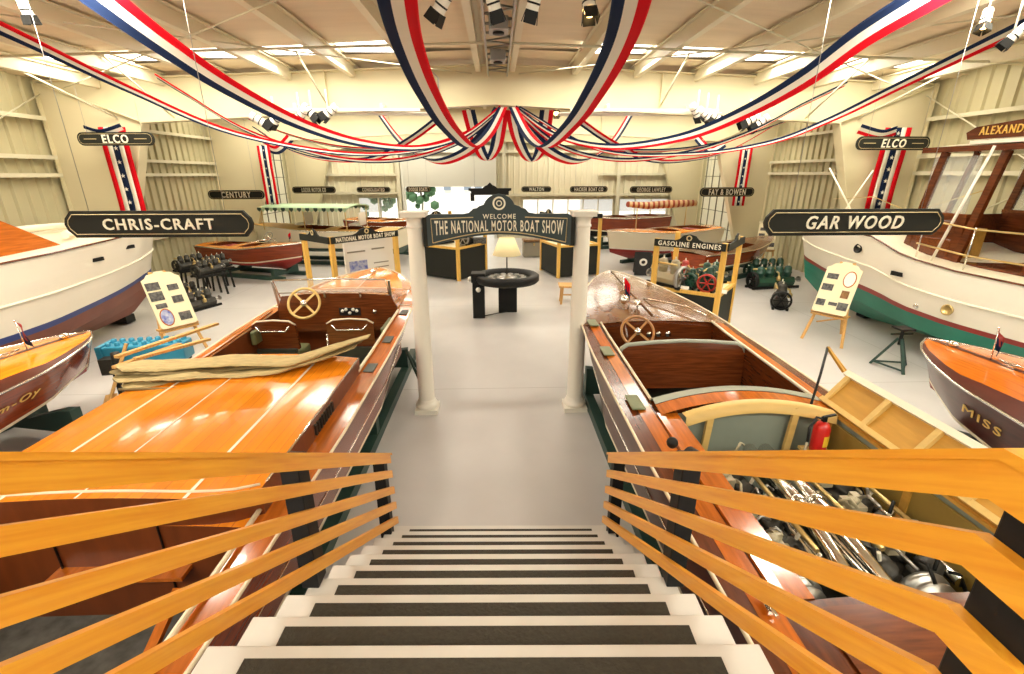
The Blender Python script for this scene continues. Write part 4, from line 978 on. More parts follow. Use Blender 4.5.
link('stanchion', MB().tube([(-1.12, 5.2, 1.65), (-.98, 4.9, 3.36)], .020, 8), 'hull_white', rc, local=True)
for z, dz in ((.62, 0), (.22, 0)):
    link('guard_rail', MB().tube([HR.deckpt(-1.12, t, z * (1 if t < .5 else .95)) for t in (.1, .25, .4, .5, .585)], .014, 6), 'brass', rc, local=True)
for t in (.15, .33, .5, .58): link('stanchion', MB().tube([HR.deckpt(-1.12, t, 0), HR.deckpt(-1.12, t, .62)], .012, 6), 'chrome', rc, local=True)
link('life_line', MB().tube([(-.95, 4.9, 2.75), (-.6, 6.2, 2.35), (-.2, 7.4, 2.55), (0, 8.6, 2.45)], .008, 5), 'brass', rc, local=True)
link('foredeck_hatch', MB().box((0, 6.3, 2.12), (1.0, .8, .22)).box((0, 6.3, 2.25), (1.1, .9, .05)), 'mahogany', rc, local=True, bevel=.02)
link('side_deck_box', MB().box((-.55, 5.4, 1.92), (.5, .5, .5)), 'golden_wood', rc, local=True)
for p0, p1 in (((-.1, 8.2, 2.1), (.35, 8.1, 3.05)), ((-.2, 7.7, 2.1), (-.35, 8.5, 3.1))): link('spar', MB().tube([p0, p1], .016, 6), 'trim_cream', rc, local=True)
solo('covered_anchor', MB().tube([(7.4, 8.8, 2.22), (7.75, 8.8, 2.24), (8.2, 8.85, 2.2)], .07, 8, rs=[.05, .08, .05]), 'yellow_paint', 'yellow rolled bundle lying on the foredeck of the green-bottomed cruiser', 'bundle')
for bx, by, s, lb in ((-8.0, 7.6, 1, 'left'), (8.1, 7.4, -1, 'right')):
    t = thing('keel_blocks', 'dark blocks carrying the keel of the white cruiser along the %s wall' % lb, 'blocks', (bx, by, 0))
    for k, dy in enumerate((-2.4, 0, 2.2)): link('block', MB().box((bx + s * (-.1 * dy * .6), by + dy, .10), (.6, .25, .16)), 'black_paint', t)

# ---- boats at the back
def back_boat(name, label, bow, stern, bmax, zs, hullm, bottomm, deckm, cock=True, zb=.25, group=None, extra=None, stripe='seam_white'):
    bow, stern = Vector((*bow, 0)), Vector((*stern, 0)); d = bow - stern; L = d.length; rz = atan2(-d.x, d.y)
    t = thing(name, label, 'boat', (stern.x, stern.y, 0), rz, group)
    H = Hull(L, [(0, bmax * .78), (.3, bmax), (.6, bmax * .95), (.8, bmax * .72), (.92, bmax * .40), (1, .012)],
             [(0, zs - .06), (.5, zs - .08), (1, zs + .10)], [(0, bmax * .62), (.5, bmax * .75), (.85, bmax * .3), (1, .01)], [(0, zb + .18), (.6, zb + .16), (1, zb + .35)], [(0, zb + .05), (.8, zb), (1, zb + .3)], rake=.25, camber=.09)
    link('hull', H.hull_mesh([(.38, 0), (.43, 1), (1.01, 2)], n=20, mid=6), [bottomm, stripe, hullm], t, local=True)
    W_ = [(0, bmax * .68), (1, bmax * .5)]; ck_ = [(.12 * L, .36 * L), (.44 * L, .62 * L)] if cock else []
    link('deck', H.deck_mesh(W_, ck_, n=20), [deckm, deckm], t, local=True)
    for a, b in ck_:
        link('cockpit', H.tub(a, b, W_, zs - .45), ['mahogany', 'boot_red'], t, local=True)
        link('seat', MB().box((0, a + .2, zs - .2), (bmax * 1.2, .3, .2)), 'boot_red', t, local=True, bevel=.03)
    link('rub_rail', H.line(1, .018), 'chrome', t, local=True)
    return t, H
tb, Hb = back_boat('runabout', 'small mahogany runabout with white chine line in front of the left wall', (-5.75, 14.2), (-9.2, 15.4), .72, .98, 'mahogany_hull', 'boot_red', 'deck')
flag_staff(tb, Hb.deckpt(0, .88, 0), .35, 'red_cloth'); steering_wheel(tb, Hb.deckpt(-.2, .60, .18), .17, (0, -1, .5), 'leather_grey')
link('windshield', MB().tube([Hb.deckpt(lerp(-.5, .5, i / 6), .64 - .04 * abs(i - 3) / 3, .12) for i in range(7)], .012, 5), 'chrome', tb, local=True)
cradle('dark green cradle under the small mahogany runabout at the left wall', -7.4, 14.75, 1.23, 2.6, .45, .34)
tl, Hl_ = back_boat('launch', 'long launch with green scalloped canopy and cream hull at the left back', (-9.0, 17.6), (-3.3, 16.6), .85, 1.25, 'hull_cream', 'dark_green', 'golden_wood', zb=.35)
can = link('canopy', MB().grid([[Vector((x, y, 1.93 + .10 * (1 - (x / .85) ** 2))) for x in (-.85, -.5, 0, .5, .85)] for y in (1.5, 2.4, 3.6, 4.7)]), 'canopy_green', tl, local=True)
so = can.modifiers.new('s', 'SOLIDIFY'); so.thickness = .03
mb = MB()
for sg in (-1, 1):
    for k in range(22):
        y = 1.5 + 3.2 * (k + .5) / 22; mb.prism([(-.07, .0), (-.07, -.07), (0, -.13), (.07, -.07), (.07, 0)], (sg * .86, y, 1.94), (0, 1, 0), (0, 0, 1), .012, k % 2)
link('valance', mb, ['canopy_green', 'dark_green'], tl, local=True)
for y in (1.6, 3.1, 4.6):
    for sg in (-1, 1): link('canopy_post', MB().tube([(sg * .78, y, 1.2), (sg * .80, y, 1.96)], .018, 6), 'brass', tl, local=True)
for y in (1.6, 3.6): link('folding_chair', MB().box((0, y, 1.35), (.5, .4, .06)).box((0, y - .2, 1.55), (.5, .05, .4)), 'white_cloth', tl, local=True)
cradle('dark green cradle under the canopy launch at the left back', -6.1, 17.1, 1.4, 3.8, .5, .42)
back_boat('runabout', 'reddish mahogany boat partly behind the left white column, in front of the far windows', (-2.3, 18.6), (-6.0, 20.4), .85, 1.30, 'mahogany_hull', 'dark_green', 'deck', zb=.4)
cradle('dark cradle under the reddish boat behind the left white column', -4.2, 19.5, 1.1, 2.4, .5, .45, group=None)
tr, Hr_ = back_boat('launch', 'white-hulled launch with orange rail and red waterline at the right back', (3.55, 15.3), (8.1, 18.0), .85, 1.15, 'hull_cream', 'boot_red', 'deck', zb=.25, stripe='hull_white')
cradle('dark cradle under the white-hulled launch at the right back', 5.9, 16.7, -1.03, 3.0, .5, .32, group=None)
tr2, Hr2 = back_boat('runabout', 'mahogany boat behind the engine display, its bow toward the right wall', (9.0, 15.4), (5.3, 12.9), .72, .95, 'mahogany_hull', 'dark_green', 'mahogany', zb=.25)
cradle('dark green cradle under the mahogany boat behind the engine display', 7.2, 14.2, -.98, 2.6, .45, .3)
tr3, Hr3 = back_boat('runabout', 'dark red mahogany boat under the far windows at the right', (2.7, 19.6), (7.4, 21.4), .85, 1.30, 'mahogany_hull', 'black_paint', 'mahogany', zb=.45)
cradle('black cradle under the dark red boat below the far windows', 5.1, 20.5, -1.2, 2.8, .5, .5, group=None)
back_boat('rowing_boat', 'slim boat with a bright varnished deck glimpsed under the arch sign', (.9, 20.9), (4.4, 22.2), .55, .95, 'mahogany_hull', 'boot_blue', 'deck', zb=.3)
cradle('low dark cradle under the slim boat glimpsed through the arch', 2.6, 21.5, -1.2, 1.8, .35, .34, group=None)
# rolled striped awning over the right back launch
t = thing('rolled_awning', 'rolled cream and red striped awning above the boats at the right back', 'awning', (6.3, 17.6, 1.95))
link('roll', MB().tube([(4.6, 16.9, 1.98), (5.4, 17.4, 1.90), (6.4, 17.9, 1.92), (7.6, 18.4, 1.93)], .13, 10, rs=[.10, .13, .15, .12]), 'striped', t)
for x, y in ((5.0, 17.1), (7.2, 18.2)): link('awning_pole', MB().tube([(x, y, 1.1), (x, y, 1.9)], .02, 6), 'brass', t)

# ------------------------------------------------------------------ display stands
def display_stand(FL, FR, zt, label, heads, text=None, group='black display counters with yellow posts', depth=None, shelfz=.95, poster=False):
    FL, FR = Vector((*FL, 0)), Vector((*FR, 0)); u = (FR - FL).normalized(); n = Vector((-u.y, u.x, 0)); W_ = (FR - FL).length; D = depth or W_
    BR, BL = FR + n * D, FL + n * D; c = (FL + BR) / 2
    t = thing('display_stand', label, 'display stand', (c.x, c.y, 0), 0, group)
    Z = Vector((0, 0, 1))
    for p in (FL, FR, BR, BL): link('post', MB().bar(p, p + Z * zt, .085, .085, side=u), 'fir_post', t)
    cs = [FL, FR, BR, BL]
    if not poster:
        for i in range(4):
            a, b = cs[i], cs[(i + 1) % 4]
            link('side_panel', MB().bar(a + Z * shelfz / 2, b + Z * shelfz / 2, .03, shelfz - .08, side=(b - a).cross(Z)), 'sign_black', t)
            link('shelf_trim', MB().bar(a + Z * shelfz, b + Z * shelfz, .07, .06, side=(b - a).cross(Z)), 'fir_post', t)
        link('shelf', MB().prism([(0, 0), (W_, 0), (W_, D), (0, D)], FL + Z * (shelfz - .02), u, n, .03), 'paper', t)
    for i in heads:
        a, b = cs[i], cs[(i + 1) % 4]; d = (b - a).normalized(); L = (b - a).length; o_ = (a + b) / 2 - (d.cross(Z)) * -.0
        out = d.cross(Z); 
        mb = MB().prism([(-L / 2 - .03, -.08), (L / 2 + .03, -.08), (L / 2 + .03, .045), (L * .20, .05), (L * .14, .08), (L * .09, .14), (0, .17), (-L * .09, .14), (-L * .14, .08), (-L * .20, .05), (-L / 2 - .03, .045)], o_ + out * .06 + Z * (zt - .05), d, Z, .03)
        h = link('header_board', mb, 'sign_black', t)
        link('emblem', MB().lathe([(.03, 0), (.05, 0), (.05, .01), (.03, .01), (.03, 0)], o_ + out * .08 + Z * (zt + .05), out, 16), 'sign_gold', h)
        if i == heads[0] and text: link('lettering', letters(text, o_ + out * .082 + Z * (zt - .065), d, Z, L * .92, .085, .01, .015), 'letter_cream', h)
    return t, FL, u, n, W_, D
display_stand((2.96, 8.67), (3.89, 7.94), 1.87, 'yellow-posted display stand headed GASOLINE ENGINES', [0, 1], 'GASOLINE ENGINES')
st3 = display_stand((-3.18, 9.15), (-2.20, 10.3), 1.87, 'open yellow-posted display frame headed NATIONAL MOTOR BOAT SHOW at the left', [0, 3], 'NATIONAL MOTOR BOAT SHOW', poster=True, depth=1.0)
pb = thing('poster_board', 'cream poster with a blue picture inside the left yellow-posted display', 'poster', (-2.75, 10.0, 0))
pm = Matrix.Translation((-2.72, 10.05, 0)) @ Matrix.Rotation(.75, 4, 'Z')
link('board', MB(pm).box((0, 0, 1.22), (1.12, .04, 1.0)), 'paper_white', pb); link('picture', MB(pm).box((-.28, -.026, 1.12), (.40, .012, .34)), 'photo_blue', pb)
link('caption', MB(pm).box((-.3, -.024, 1.48), (.4, .008, .03)).box((.2, -.024, 1.5), (.3, .008, .03)).box((.25, -.024, 1.2), (.35, .008, .02)).box((.25, -.024, 1.1), (.35, .008, .02)), 'sole', pb)
for s in (-1, 1): link('leg', MB(pm).bar((s * .45, 0, 0), (s * .45, 0, .75), .05, .04), 'fir_post', pb)
display_stand((-2.29, 14.46), (-1.15, 13.69), 1.87, 'black counter with engines on it behind the left of the arch', [0, 1])
display_stand((1.83, 13.99), (3.11, 14.39), 1.87, 'black counter with yellow trim behind the right of the arch, beside the bench', [0, 3])

# ------------------------------------------------------------------ engines on show
def show_engine(name, label, loc, rz, s=1.0, n=2, body='cast_green', wheel='cast_green', rails=True, group=None, spokes=6, wr=.20, topc='brass'):
    t = thing(name, label, 'engine', loc, rz, group); t.scale = (s, s, s)
    L = .22 * n + .1
    z0 = .0
    if rails: link('bearer', MB().box((0, -.13, .03), (L + .25, .05, .06)).box((0, .13, .03), (L + .25, .05, .06)).box((-L * .4, 0, .03), (.06, .3, .05)).box((L * .4, 0, .03), (.06, .3, .05)), 'black_paint', t, local=True)
    link('crankcase', MB().prism([(-.12, .06), (.12, .06), (.15, .16), (.10, .26), (-.10, .26), (-.15, .16)], (0, 0, 0), (0, 1, 0), (0, 0, 1), L), body, t, local=True, bevel=.01)
    for k in range(n):
        x = lerp(-L / 2 + .13, L / 2 - .13, k / max(1, n - 1)) if n > 1 else 0
        c = link('cylinder', MB().lathe([(.085, .24), (.085, .34), (.095, .345), (.095, .38), (.085, .385), (.085, .46), (.07, .50), (.03, .52), (0, .52)], (x, 0, 0), (0, 0, 1), 14), body, t, local=True)
        link('spark_plug', MB().cyl((x, 0, .5), (x, 0, .57), .014, 8), 'trim_cream', c, local=True)
    link('water_pipe', MB().tube([(-L / 2, .11, .44), (L / 2, .11, .44), (L / 2 + .06, .11, .3)], .02, 8), topc, t, local=True)
    link('carburettor', MB().lathe([(.03, 0), (.05, .02), (.05, .08), (.02, .12)], (0, -.17, .2), (0, 0, 1), 12).tube([(0, -.17, .3), (0, -.15, .38), (0, -.08, .4)], .02, 8), topc, t, local=True)
    c = Vector((-L / 2 - .06, 0, .2))
    fw = link('flywheel', MB().lathe([(wr * .82, -.035), (wr, -.035), (wr, .035), (wr * .82, .035), (wr * .82, -.035)], c, (1, 0, 0), 24), wheel, t, local=True)
    for k in range(spokes):
        a = 2 * pi * k / spokes; link('spoke', MB().bar(c, c + Vector((0, cos(a), sin(a))) * wr * .85, .03, .022, side=(1, 0, 0)), wheel, fw, local=True)
    link('shaft', MB().cyl((L / 2, 0, .18), (L / 2 + .22, 0, .18), .025, 8).lathe([(.07, 0), (.07, .03), (0, .03)], (L / 2 + .19, 0, .18), (1, 0, 0), 14), 'steel', t, local=True)
    return t
# on the gasoline-engine stand
show_engine('stationary_engine', 'cream and brass engine with a big grey flywheel on the engine stand', (3.25, 8.72, .965), -.67 + pi * .5 + 1.2, 1.0, 2, 'cast_cream', 'steel', wr=.22)
show_engine('stationary_engine', 'small engine with a red spoked flywheel on the engine stand', (3.92, 8.35, .965), .9, .85, 2, 'cast_green', 'cast_red', wr=.2)
show_engine('stationary_engine', 'small green engine with a green flywheel, middle of the engine stand', (3.63, 8.52, .965), .9, .7, 1, 'cast_green', 'cast_green', wr=.24)
show_engine('stationary_engine', 'dark green engine at the back right of the engine stand', (4.15, 8.9, .965), .3, .8, 2, 'cast_green', 'cast_green')
show_engine('stationary_engine', 'green engine with red crankcase at the back of the engine stand', (3.72, 9.12, .965), .3, .8, 1, 'cast_red', 'cast_green')
for k, (x, y) in enumerate(((3.45, 8.36), (4.02, 8.05), (3.12, 8.78))):
    solo('information_card', MB(Matrix.Translation((x, y, .965)) @ Matrix.Rotation(-.66, 4, 'Z')).box((0, 0, .035), (.14, .03, .07), R=Matrix.Rotation(-.5, 3, 'X')), 'paper_white', 'small white card on the engine stand, %s' % ['beside the grey flywheel', 'beside the right front post', 'beside the left front post'][k], 'card', 'cards on the engine stand')
# centre left counter
show_engine('stationary_engine', 'dark engine with a pale round flywheel cover on the centre left counter', (-.95, 14.55, .965), 1.3, 1.0, 2, 'cast', 'steel', group=None)
show_engine('stationary_engine', 'black engine at the left end of the centre left counter', (-1.75, 14.75, .965), .6, 1.0, 2, 'cast', 'black_paint', group=None)
solo('tool_box', MB().box((-.55, 14.75, 1.03), (.4, .3, .14)).box((-.55, 14.75, 1.12), (.42, .32, .03)), 'photo_dark', 'dark box on the centre left counter', 'box')
# engines by the left wall
LE = [(-8.0, 12.0, .9, 'cast', .75), (-7.45, 12.2, 1.0, 'cast', .7), (-8.3, 12.9, .9, 'cast', .75), (-7.0, 10.9, .9, 'cast', .85), (-7.7, 13.0, 1.0, 'cast', .7)]
lab = ['largest black engine on a tall stand by the left wall', 'black engine on a stand right of the largest one by the left wall', 'black engine nearest the left wall behind the others', 'low black engine nearest the left easel', 'black engine nearest the small mahogany runabout']
for (x, y, r, b, s), l in zip(LE, lab):
    hs = .55 if y > 12 else .06
    if hs > .1:
        tt = thing('engine_stand', 'dark metal frame under the ' + l.split(' by')[0].split(' on a')[0].split(' nearest')[0] + (' at x' if 0 else '') + {0: ' at the left wall, tallest', 1: ' on its right side', 2: ' closest to the wall panel', 4: ' close to the runabout'}[lab.index(l)], 'stand', (x, y, 0), r)
        mb = MB()
        for sx in (-.28, .28):
            for sy in (-.16, .16): link('leg', MB().bar((sx, sy, 0), (sx * .85, sy * .9, hs), .04, .04), 'black_paint', tt, local=True)
        link('frame', MB().box((0, -.16, hs), (.75, .05, .05)).box((0, .16, hs), (.75, .05, .05)).box((-.3, 0, hs), (.05, .34, .05)).box((.3, 0, hs), (.05, .34, .05)), 'black_paint', tt, local=True)
    show_engine('marine_engine', l, (x, y, hs + .025 if hs > .1 else 0), r + .3, s, 4 if hs > .1 else 3, b, 'cast', group='engines by the left wall', topc='brass')
# engines by the right wall
for x, y, r, s, l, wh in ((7.6, 12.5, .15, 1.15, 'dark green engine with a black flywheel beside the green-bottomed bow', 'black_paint'), (8.2, 13.9, .1, 1.1, 'engine behind the dark green one, beside the rear easel', 'cast_green'), (6.7, 10.6, 1.1, 1.1, 'low black engine behind the right easel', 'black_paint')):
    show_engine('marine_engine', l, (x, y, 0), r, s, 4 if y > 11 else 2, 'cast_green' if y > 11 else 'cast', wh, group='engines by the right wall', topc='brass')
# blue engine left of the big boat
t = thing('marine_engine', 'bright blue ribbed engine on a stand beside the orange-decked boat', 'engine', (-4.9, 6.3, 0), .15)
link('block', MB().box((0, 0, .66), (1.0, .30, .26)), 'cast_blue', t, local=True, bevel=.02)
for k in range(9): link('head_stud', MB().lathe([(.035, 0), (.035, .05), (.02, .06), (0, .06)], (-.44 + k * .11, .06, .79), (0, 0, 1), 10), 'cast_blue', t, local=True)
for k in range(9): link('head_stud', MB().lathe([(.03, 0), (.03, .04), (.02, .05), (0, .05)], (-.44 + k * .11, -.08, .79), (0, 0, 1), 10), 'cast_blue', t, local=True)
link('end_cover', MB().box((-.53, 0, .60), (.06, .34, .40)).lathe([(.12, 0), (.14, .03), (.06, .06), (0, .06)], (-.55, 0, .6), (-1, 0, 0), 16), 'cast_blue', t, local=True)
link('carburettor', MB().box((-.40, -.22, .56), (.16, .16, .22)).lathe([(.04, 0), (.06, .03), (.05, .14), (0, .15)], (-.3, -.22, .6), (0, 0, 1), 12), 'cast', t, local=True)
for sx in (-.4, .4):
    for sy in (-.16, .16): link('stand_leg', MB().bar((sx, sy, 0), (sx, sy, .54), .05, .05), 'black_paint', t, local=True)
solo('canoe_paddle', MB().bar((-5.05, 5.45, .02), (-4.78, 5.80, .95), .03, .03).add([(-5.10, 5.40, .0), (-5.0, 5.45, .0), (-4.92, 5.62, .34), (-5.03, 5.56, .34)], [(0, 1, 2, 3)]), 'pine', 'narrow wooden stick leaning beside the blue engine', 'stick')

# ------------------------------------------------------------------ easels
def easel(loc, rz, label, hgt=1.45, style=0):
    t = thing('easel', label, 'easel', loc, rz, 'wooden easels with picture boards')
    lean = .36
    for s in (-1, 1): link('leg', MB().bar((s * .34, -.05, 0), (s * .10, .36, hgt + .02), .045, .03), 'pine', t, local=True)
    link('leg', MB().bar((0, .85, 0), (0, .34, hgt - .05), .045, .03), 'pine', t, local=True)
    link('crossbar', MB().bar((-.30, .02, .52), (.30, .02, .52), .05, .03), 'pine', t, local=True); link('ledge', MB().box((0, .06, .56), (.62, .09, .03)), 'pine', t, local=True)
    link('crossbar', MB().bar((-.2, .1, .35), (0, .72, .35), .03, .02), 'pine', t, local=True)
    V = Vector((0, .36, .88)).normalized(); O = Vector((0, -.035, .58))
    w2, h2 = .28, .92
    pts = [(-w2, .03), (-w2 + .03, 0), (w2 - .03, 0), (w2, .03), (w2, h2 - .08), (w2 - .06, h2 - .05), (w2 - .10, h2), (w2 - .2, h2 + .01), (w2 - .22, h2 + .04), (-w2 + .22, h2 + .04), (-w2 + .2, h2 + .01), (-w2 + .10, h2), (-w2 + .06, h2 - .05), (-w2, h2 - .08)]
    bd = link('picture_board', MB().prism(pts, O, (1, 0, 0), V, .03), 'paper', t, local=True)
    nrm = Vector((1, 0, 0)).cross(V)
    if style == 0: cells = [(-.16, .72, .20, .13, 'photo_dark'), (-.16, .55, .20, .15, 'photo_dark'), (.12, .66, .16, .10, 'photo_dark'), (.12, .45, .16, .12, 'photo_dark'), (.13, .15, .18, .14, 'photo_dark'), (-.15, .38, .16, .08, 'photo_dark')]
    else: cells = [(-.14, .68, .18, .10, 'photo_dark'), (-.16, .47, .18, .12, 'photo_dark'), (-.18, .18, .14, .12, 'photo_dark'), (.02, .18, .14, .06, 'photo_dark'), (.18, .16, .16, .14, 'photo_dark'), (.15, .38, .12, .14, 'photo_brown')]
    for x, z, a, b, m in cells:
        link('photograph', MB().prism([(-a / 2, -b / 2), (a / 2, -b / 2), (a / 2, b / 2), (-a / 2, b / 2)], O + Vector((x, 0, 0)) + V * z + nrm * .018, (1, 0, 0), V, .008), m, t, local=True)
    ox, oz = (-.14, .18) if style == 0 else (.14, .66)
    ell = [(.10 * cos(a), .15 * sin(a)) for a in [2 * pi * k / 20 for k in range(20)]]
    link('oval_frame', MB().prism(ell, O + Vector((ox, 0, 0)) + V * oz + nrm * .018, (1, 0, 0), V, .010), 'deck_plain', t, local=True)
    link('oval_picture', MB().prism([(a * .85, b * .88) for a, b in ell], O + Vector((ox, 0, 0)) + V * oz + nrm * .022, (1, 0, 0), V, .010), 'photo_blue' if style == 0 else 'paper_white', t, local=True)
    return t
easel((-5.42, 7.75, 0), radians(56), 'wooden easel with rounded cream picture board in front of the blue-striped cruiser')
easel((6.05, 8.05, 0), radians(-56), 'wooden easel with rounded cream picture board in front of the green-bottomed cruiser', style=1)
easel((9.0, 15.6, 0), radians(-30), 'wooden easel with a cream board beside the far right frame column', 1.5, style=1)

# ------------------------------------------------------------------ round table with lamp
t = thing('capstan_table', 'black round glass-topped table made from a large ring beside the arch', 'table', (.2, 10.05, 0))
link('ring', MB().lathe([(.50, .78), (.66, .78), (.70, .82), (.70, .92), (.66, .95), (.56, .95), (.50, .90), (.50, .78)], (.2, 10.05, 0), (0, 0, 1), 40), 'black_paint', t)
link('table_top', MB().lathe([(0, .84), (.52, .84), (.52, .86), (0, .86)], (.2, 10.05, 0), (0, 0, 1), 36), 'leather_dark', t)
for k in range(14):
    a = 2 * pi * k / 14; link('chain_link', MB().tube([(.2 + .36 * cos(a) + .05 * cos(b), 10.05 + .36 * sin(a) + .05 * sin(b), .875) for b in [2 * pi * j / 8 for j in range(8)]], .012, 5, closed=True), 'steel', t)
link('leg', MB().box((-.42, 9.98, .40), (.26, .26, .80)), 'black_paint', t, bevel=.01); link('leg', MB().box((.22, 10.35, .39), (.42, .10, .78)), 'black_paint', t, bevel=.01)
link('head_block', MB().box((-.42, 9.98, .90), (.30, .34, .20)).lathe([(0, 0), (.05, 0), (.05, .04), (0, .05)], (-.42, 9.80, .82), (0, -1, 0), 14), 'black_paint', t, bevel=.015)
for p in ((-.60, 9.95, .86), (-.42, 9.79, .66)): link('knob', MB().ball(p, .055), 'dial', t)
link('foot_cable', MB().tube([(-.30, 10.0, .02), (0, 10.2, .02), (.2, 10.3, .02)], .012, 5), 'black_paint', t)
t = thing('table_lamp', 'table lamp with cream shade standing on the black round table', 'lamp', (.2, 10.05, .86))
link('base', MB().lathe([(0, 0), (.22, 0), (.22, .03), (.05, .05), (.02, .08)], (0, 0, 0), (0, 0, 1), 24), 'steel', t, local=True)
link('stem', MB().cyl((0, 0, .05), (0, 0, .60), .014, 10), 'black_paint', t, local=True)
sh = link('lamp_shade', MB().lathe([(.30, .50), (.155, .86)], (0, 0, 0), (0, 0, 1), 32), 'shade', t, local=True); m_ = sh.modifiers.new('s', 'SOLIDIFY'); m_.thickness = .006
# bench
t = thing('bench', 'low varnished wooden bench behind the right white column', 'bench', (1.85, 11.1, 0), -.05)
link('seat', MB().box((0, 0, .44), (.75, .42, .05)), 'pine', t, local=True, bevel=.01)
for sx in (-.30, .30):
    for sy in (-.15, .15): link('leg', MB().bar((sx * 1.05, sy, 0), (sx * .95, sy, .42), .05, .05), 'pine', t, local=True)
link('stretcher', MB().bar((-.3, 0, .2), (.3, 0, .2), .04, .03), 'pine', t, local=True)
# jack stand
t = thing('jack_stand', 'dark green tripod jack stand under the green-bottomed cruiser', 'boat stand', (6.42, 6.85, 0))
for k in range(3):
    a = 2 * pi * k / 3 + .3; link('leg', MB().bar((.30 * cos(a), .30 * sin(a), .0), (.03 * cos(a), .03 * sin(a), .50), .035, .035), 'dark_green', t, local=True)
    b = a + 2 * pi / 3; link('brace', MB().bar((.28 * cos(a), .28 * sin(a), .05), (.28 * cos(b), .28 * sin(b), .05), .025, .025), 'dark_green', t, local=True)
link('screw', MB().cyl((0, 0, .40), (0, 0, .66), .025), 'black_paint', t, local=True); link('head_plate', MB().box((0, 0, .67), (.22, .22, .03)).bar((-.18, 0, .58), (.18, 0, .58), .02, .02), 'black_paint', t, local=True)
# small dark signs and chest at the back
t = thing('folding_sign', 'small dark folding sign on the floor in front of the white-hulled launch', 'sign', (4.5, 14.3, 0), -.2)
link('panel', MB().box((0, 0, .35), (.5, .03, .70), R=Matrix.Rotation(-.25, 3, 'X')), 'black_paint', t, local=True); link('panel', MB().box((0, .3, .35), (.5, .03, .70), R=Matrix.Rotation(.25, 3, 'X')), 'black_paint', t, local=True)
link('drawing', MB().lathe([(.06, 0), (.12, 0), (.12, .01), (.06, .01)], (0, -.06, .42), (0, -1, -.2), 14), 'dial', t, local=True)
t = thing('wooden_chest', 'dark wooden chest on the floor seen through the arch', 'chest', (1.35, 17.9, 0), .1)
link('body', MB().box((0, 0, .30), (.75, .45, .56)), 'sole', t, local=True, bevel=.02); link('lid', MB().box((0, 0, .63), (.8, .5, .10)), 'photo_brown', t, local=True, bevel=.03); link('latch', MB().box((0, -.24, .5), (.06, .03, .1)), 'brass', t, local=True)

# ------------------------------------------------------------------ buntings
def ribbon(pts, wds, label, order=('navy_cloth', 'white_cloth', 'red_cloth'), tilt=0.0, flip=1, name='bunting', group='red white and navy bunting swags', cat='bunting', n=48, pleats=True):
    "a pleated three-stripe cloth swag through pts (hall points); tilt 0 lies flat, 1 hangs upright"
    P = [Vector(p) for p in pts]; m = len(P)
    def cr(t):
        f_ = t * (m - 1); i = min(int(f_), m - 2); q = f_ - i
        p0, p1, p2, p3 = P[max(i - 1, 0)], P[i], P[i + 1], P[min(i + 2, m - 1)]
        return .5 * ((2 * p1) + (-p0 + p2) * q + (2 * p0 - 5 * p1 + 4 * p2 - p3) * q * q + (-p0 + 3 * p1 - 3 * p2 + p3) * q ** 3)
    rows = []; K = 12; Zv = Vector((0, 0, 1))
    for i in range(n + 1):
        t = i / n; p = cr(t); d = (cr(min(1, t + .01)) - cr(max(0, t - .01))).normalized()
        h = d.cross(Zv); h = h.normalized() if h.length > 1e-4 else Vector((1, 0, 0)); u = h.cross(d).normalized()
        tl = interp(tilt, t) if isinstance(tilt, list) else tilt
        wv = (h * cos(tl) + u * sin(tl)) * flip; nv = d.cross(wv).normalized(); wd = interp(wds, t)
        rows.append([p + wv * wd * (j / K - .5) + nv * (.010 * (1 if j % 2 else -1)) for j in range(K + 1)])
    mb = MB().grid(rows); mb.m = [min(2, int((k % K) / (K / 3))) for k in range(len(mb.m))]
    return solo(name, mb, list(order), label, cat, group)
R3 = (.0, 11.05, 4.36)
def path(l): return [at(x, y, Y) for x, y, Y in l]
# the two big central swags
ribbon(path([(392, -70, 3.0), (397, 0, 3.5), (409, 50, 4.4), (428, 95, 5.5), (450, 130, 6.8), (472, 147, 8.2), (490, 132, 9.6), (503, 107, 11.0)]), [(0, .25), (.5, .27), (.8, .26), (1, .2)], 'large central bunting swag descending left of the ridge', flip=1)
ribbon(path([(640, -70, 3.0), (632, 0, 3.5), (617, 50, 4.4), (595, 92, 5.5), (572, 125, 6.8), (545, 147, 8.2), (527, 134, 9.6), (513, 107, 11.0)]), [(0, .25), (.5, .27), (.8, .26), (1, .2)], 'large central bunting swag descending right of the ridge', flip=1)
ribbon(path([(30, -60, 4.5), (105, 0, 5.5), (165, 45, 6.3), (230, 88, 7.2), (300, 124, 8.2), (360, 143, 9.2), (420, 148, 10.0), (465, 135, 10.6), (500, 108, 11.1)]), [(0, .34), (.4, .24), (.7, .15), (1, .14)], 'bunting swag from the top left corner to the ridge, broad with navy below', tilt=.75, flip=1)
ribbon(path([(1000, -50, 4.5), (925, -2, 5.5), (860, 38, 6.3), (800, 82, 7.2), (740, 115, 8.2), (680, 138, 9.2), (610, 147, 10.0), (555, 135, 10.6), (516, 108, 11.1)]), [(0, .34), (.4, .26), (.7, .17), (1, .14)], 'bunting swag from the top right corner to the ridge, broad with navy above', tilt=-.75, flip=1)
ribbon(path([(-40, 10, 6.2), (35, 45, 7), (130, 90, 8), (230, 132, 9), (330, 152, 10), (400, 153, 10.5), (455, 140, 10.9), (500, 108, 11.15)]), [(0, .22), (.3, .15), (1, .12)], 'lower bunting swag from the left edge, mostly its red border showing', tilt=.45)
ribbon(path([(1060, 10, 6.2), (985, 45, 7), (900, 86, 8), (830, 120, 9), (768, 143, 9.6), (690, 154, 10.2), (600, 150, 10.7), (520, 108, 11.15)]), [(0, .24), (.3, .16), (1, .12)], 'lower bunting swag from the right edge below the spotlights', tilt=-.45)
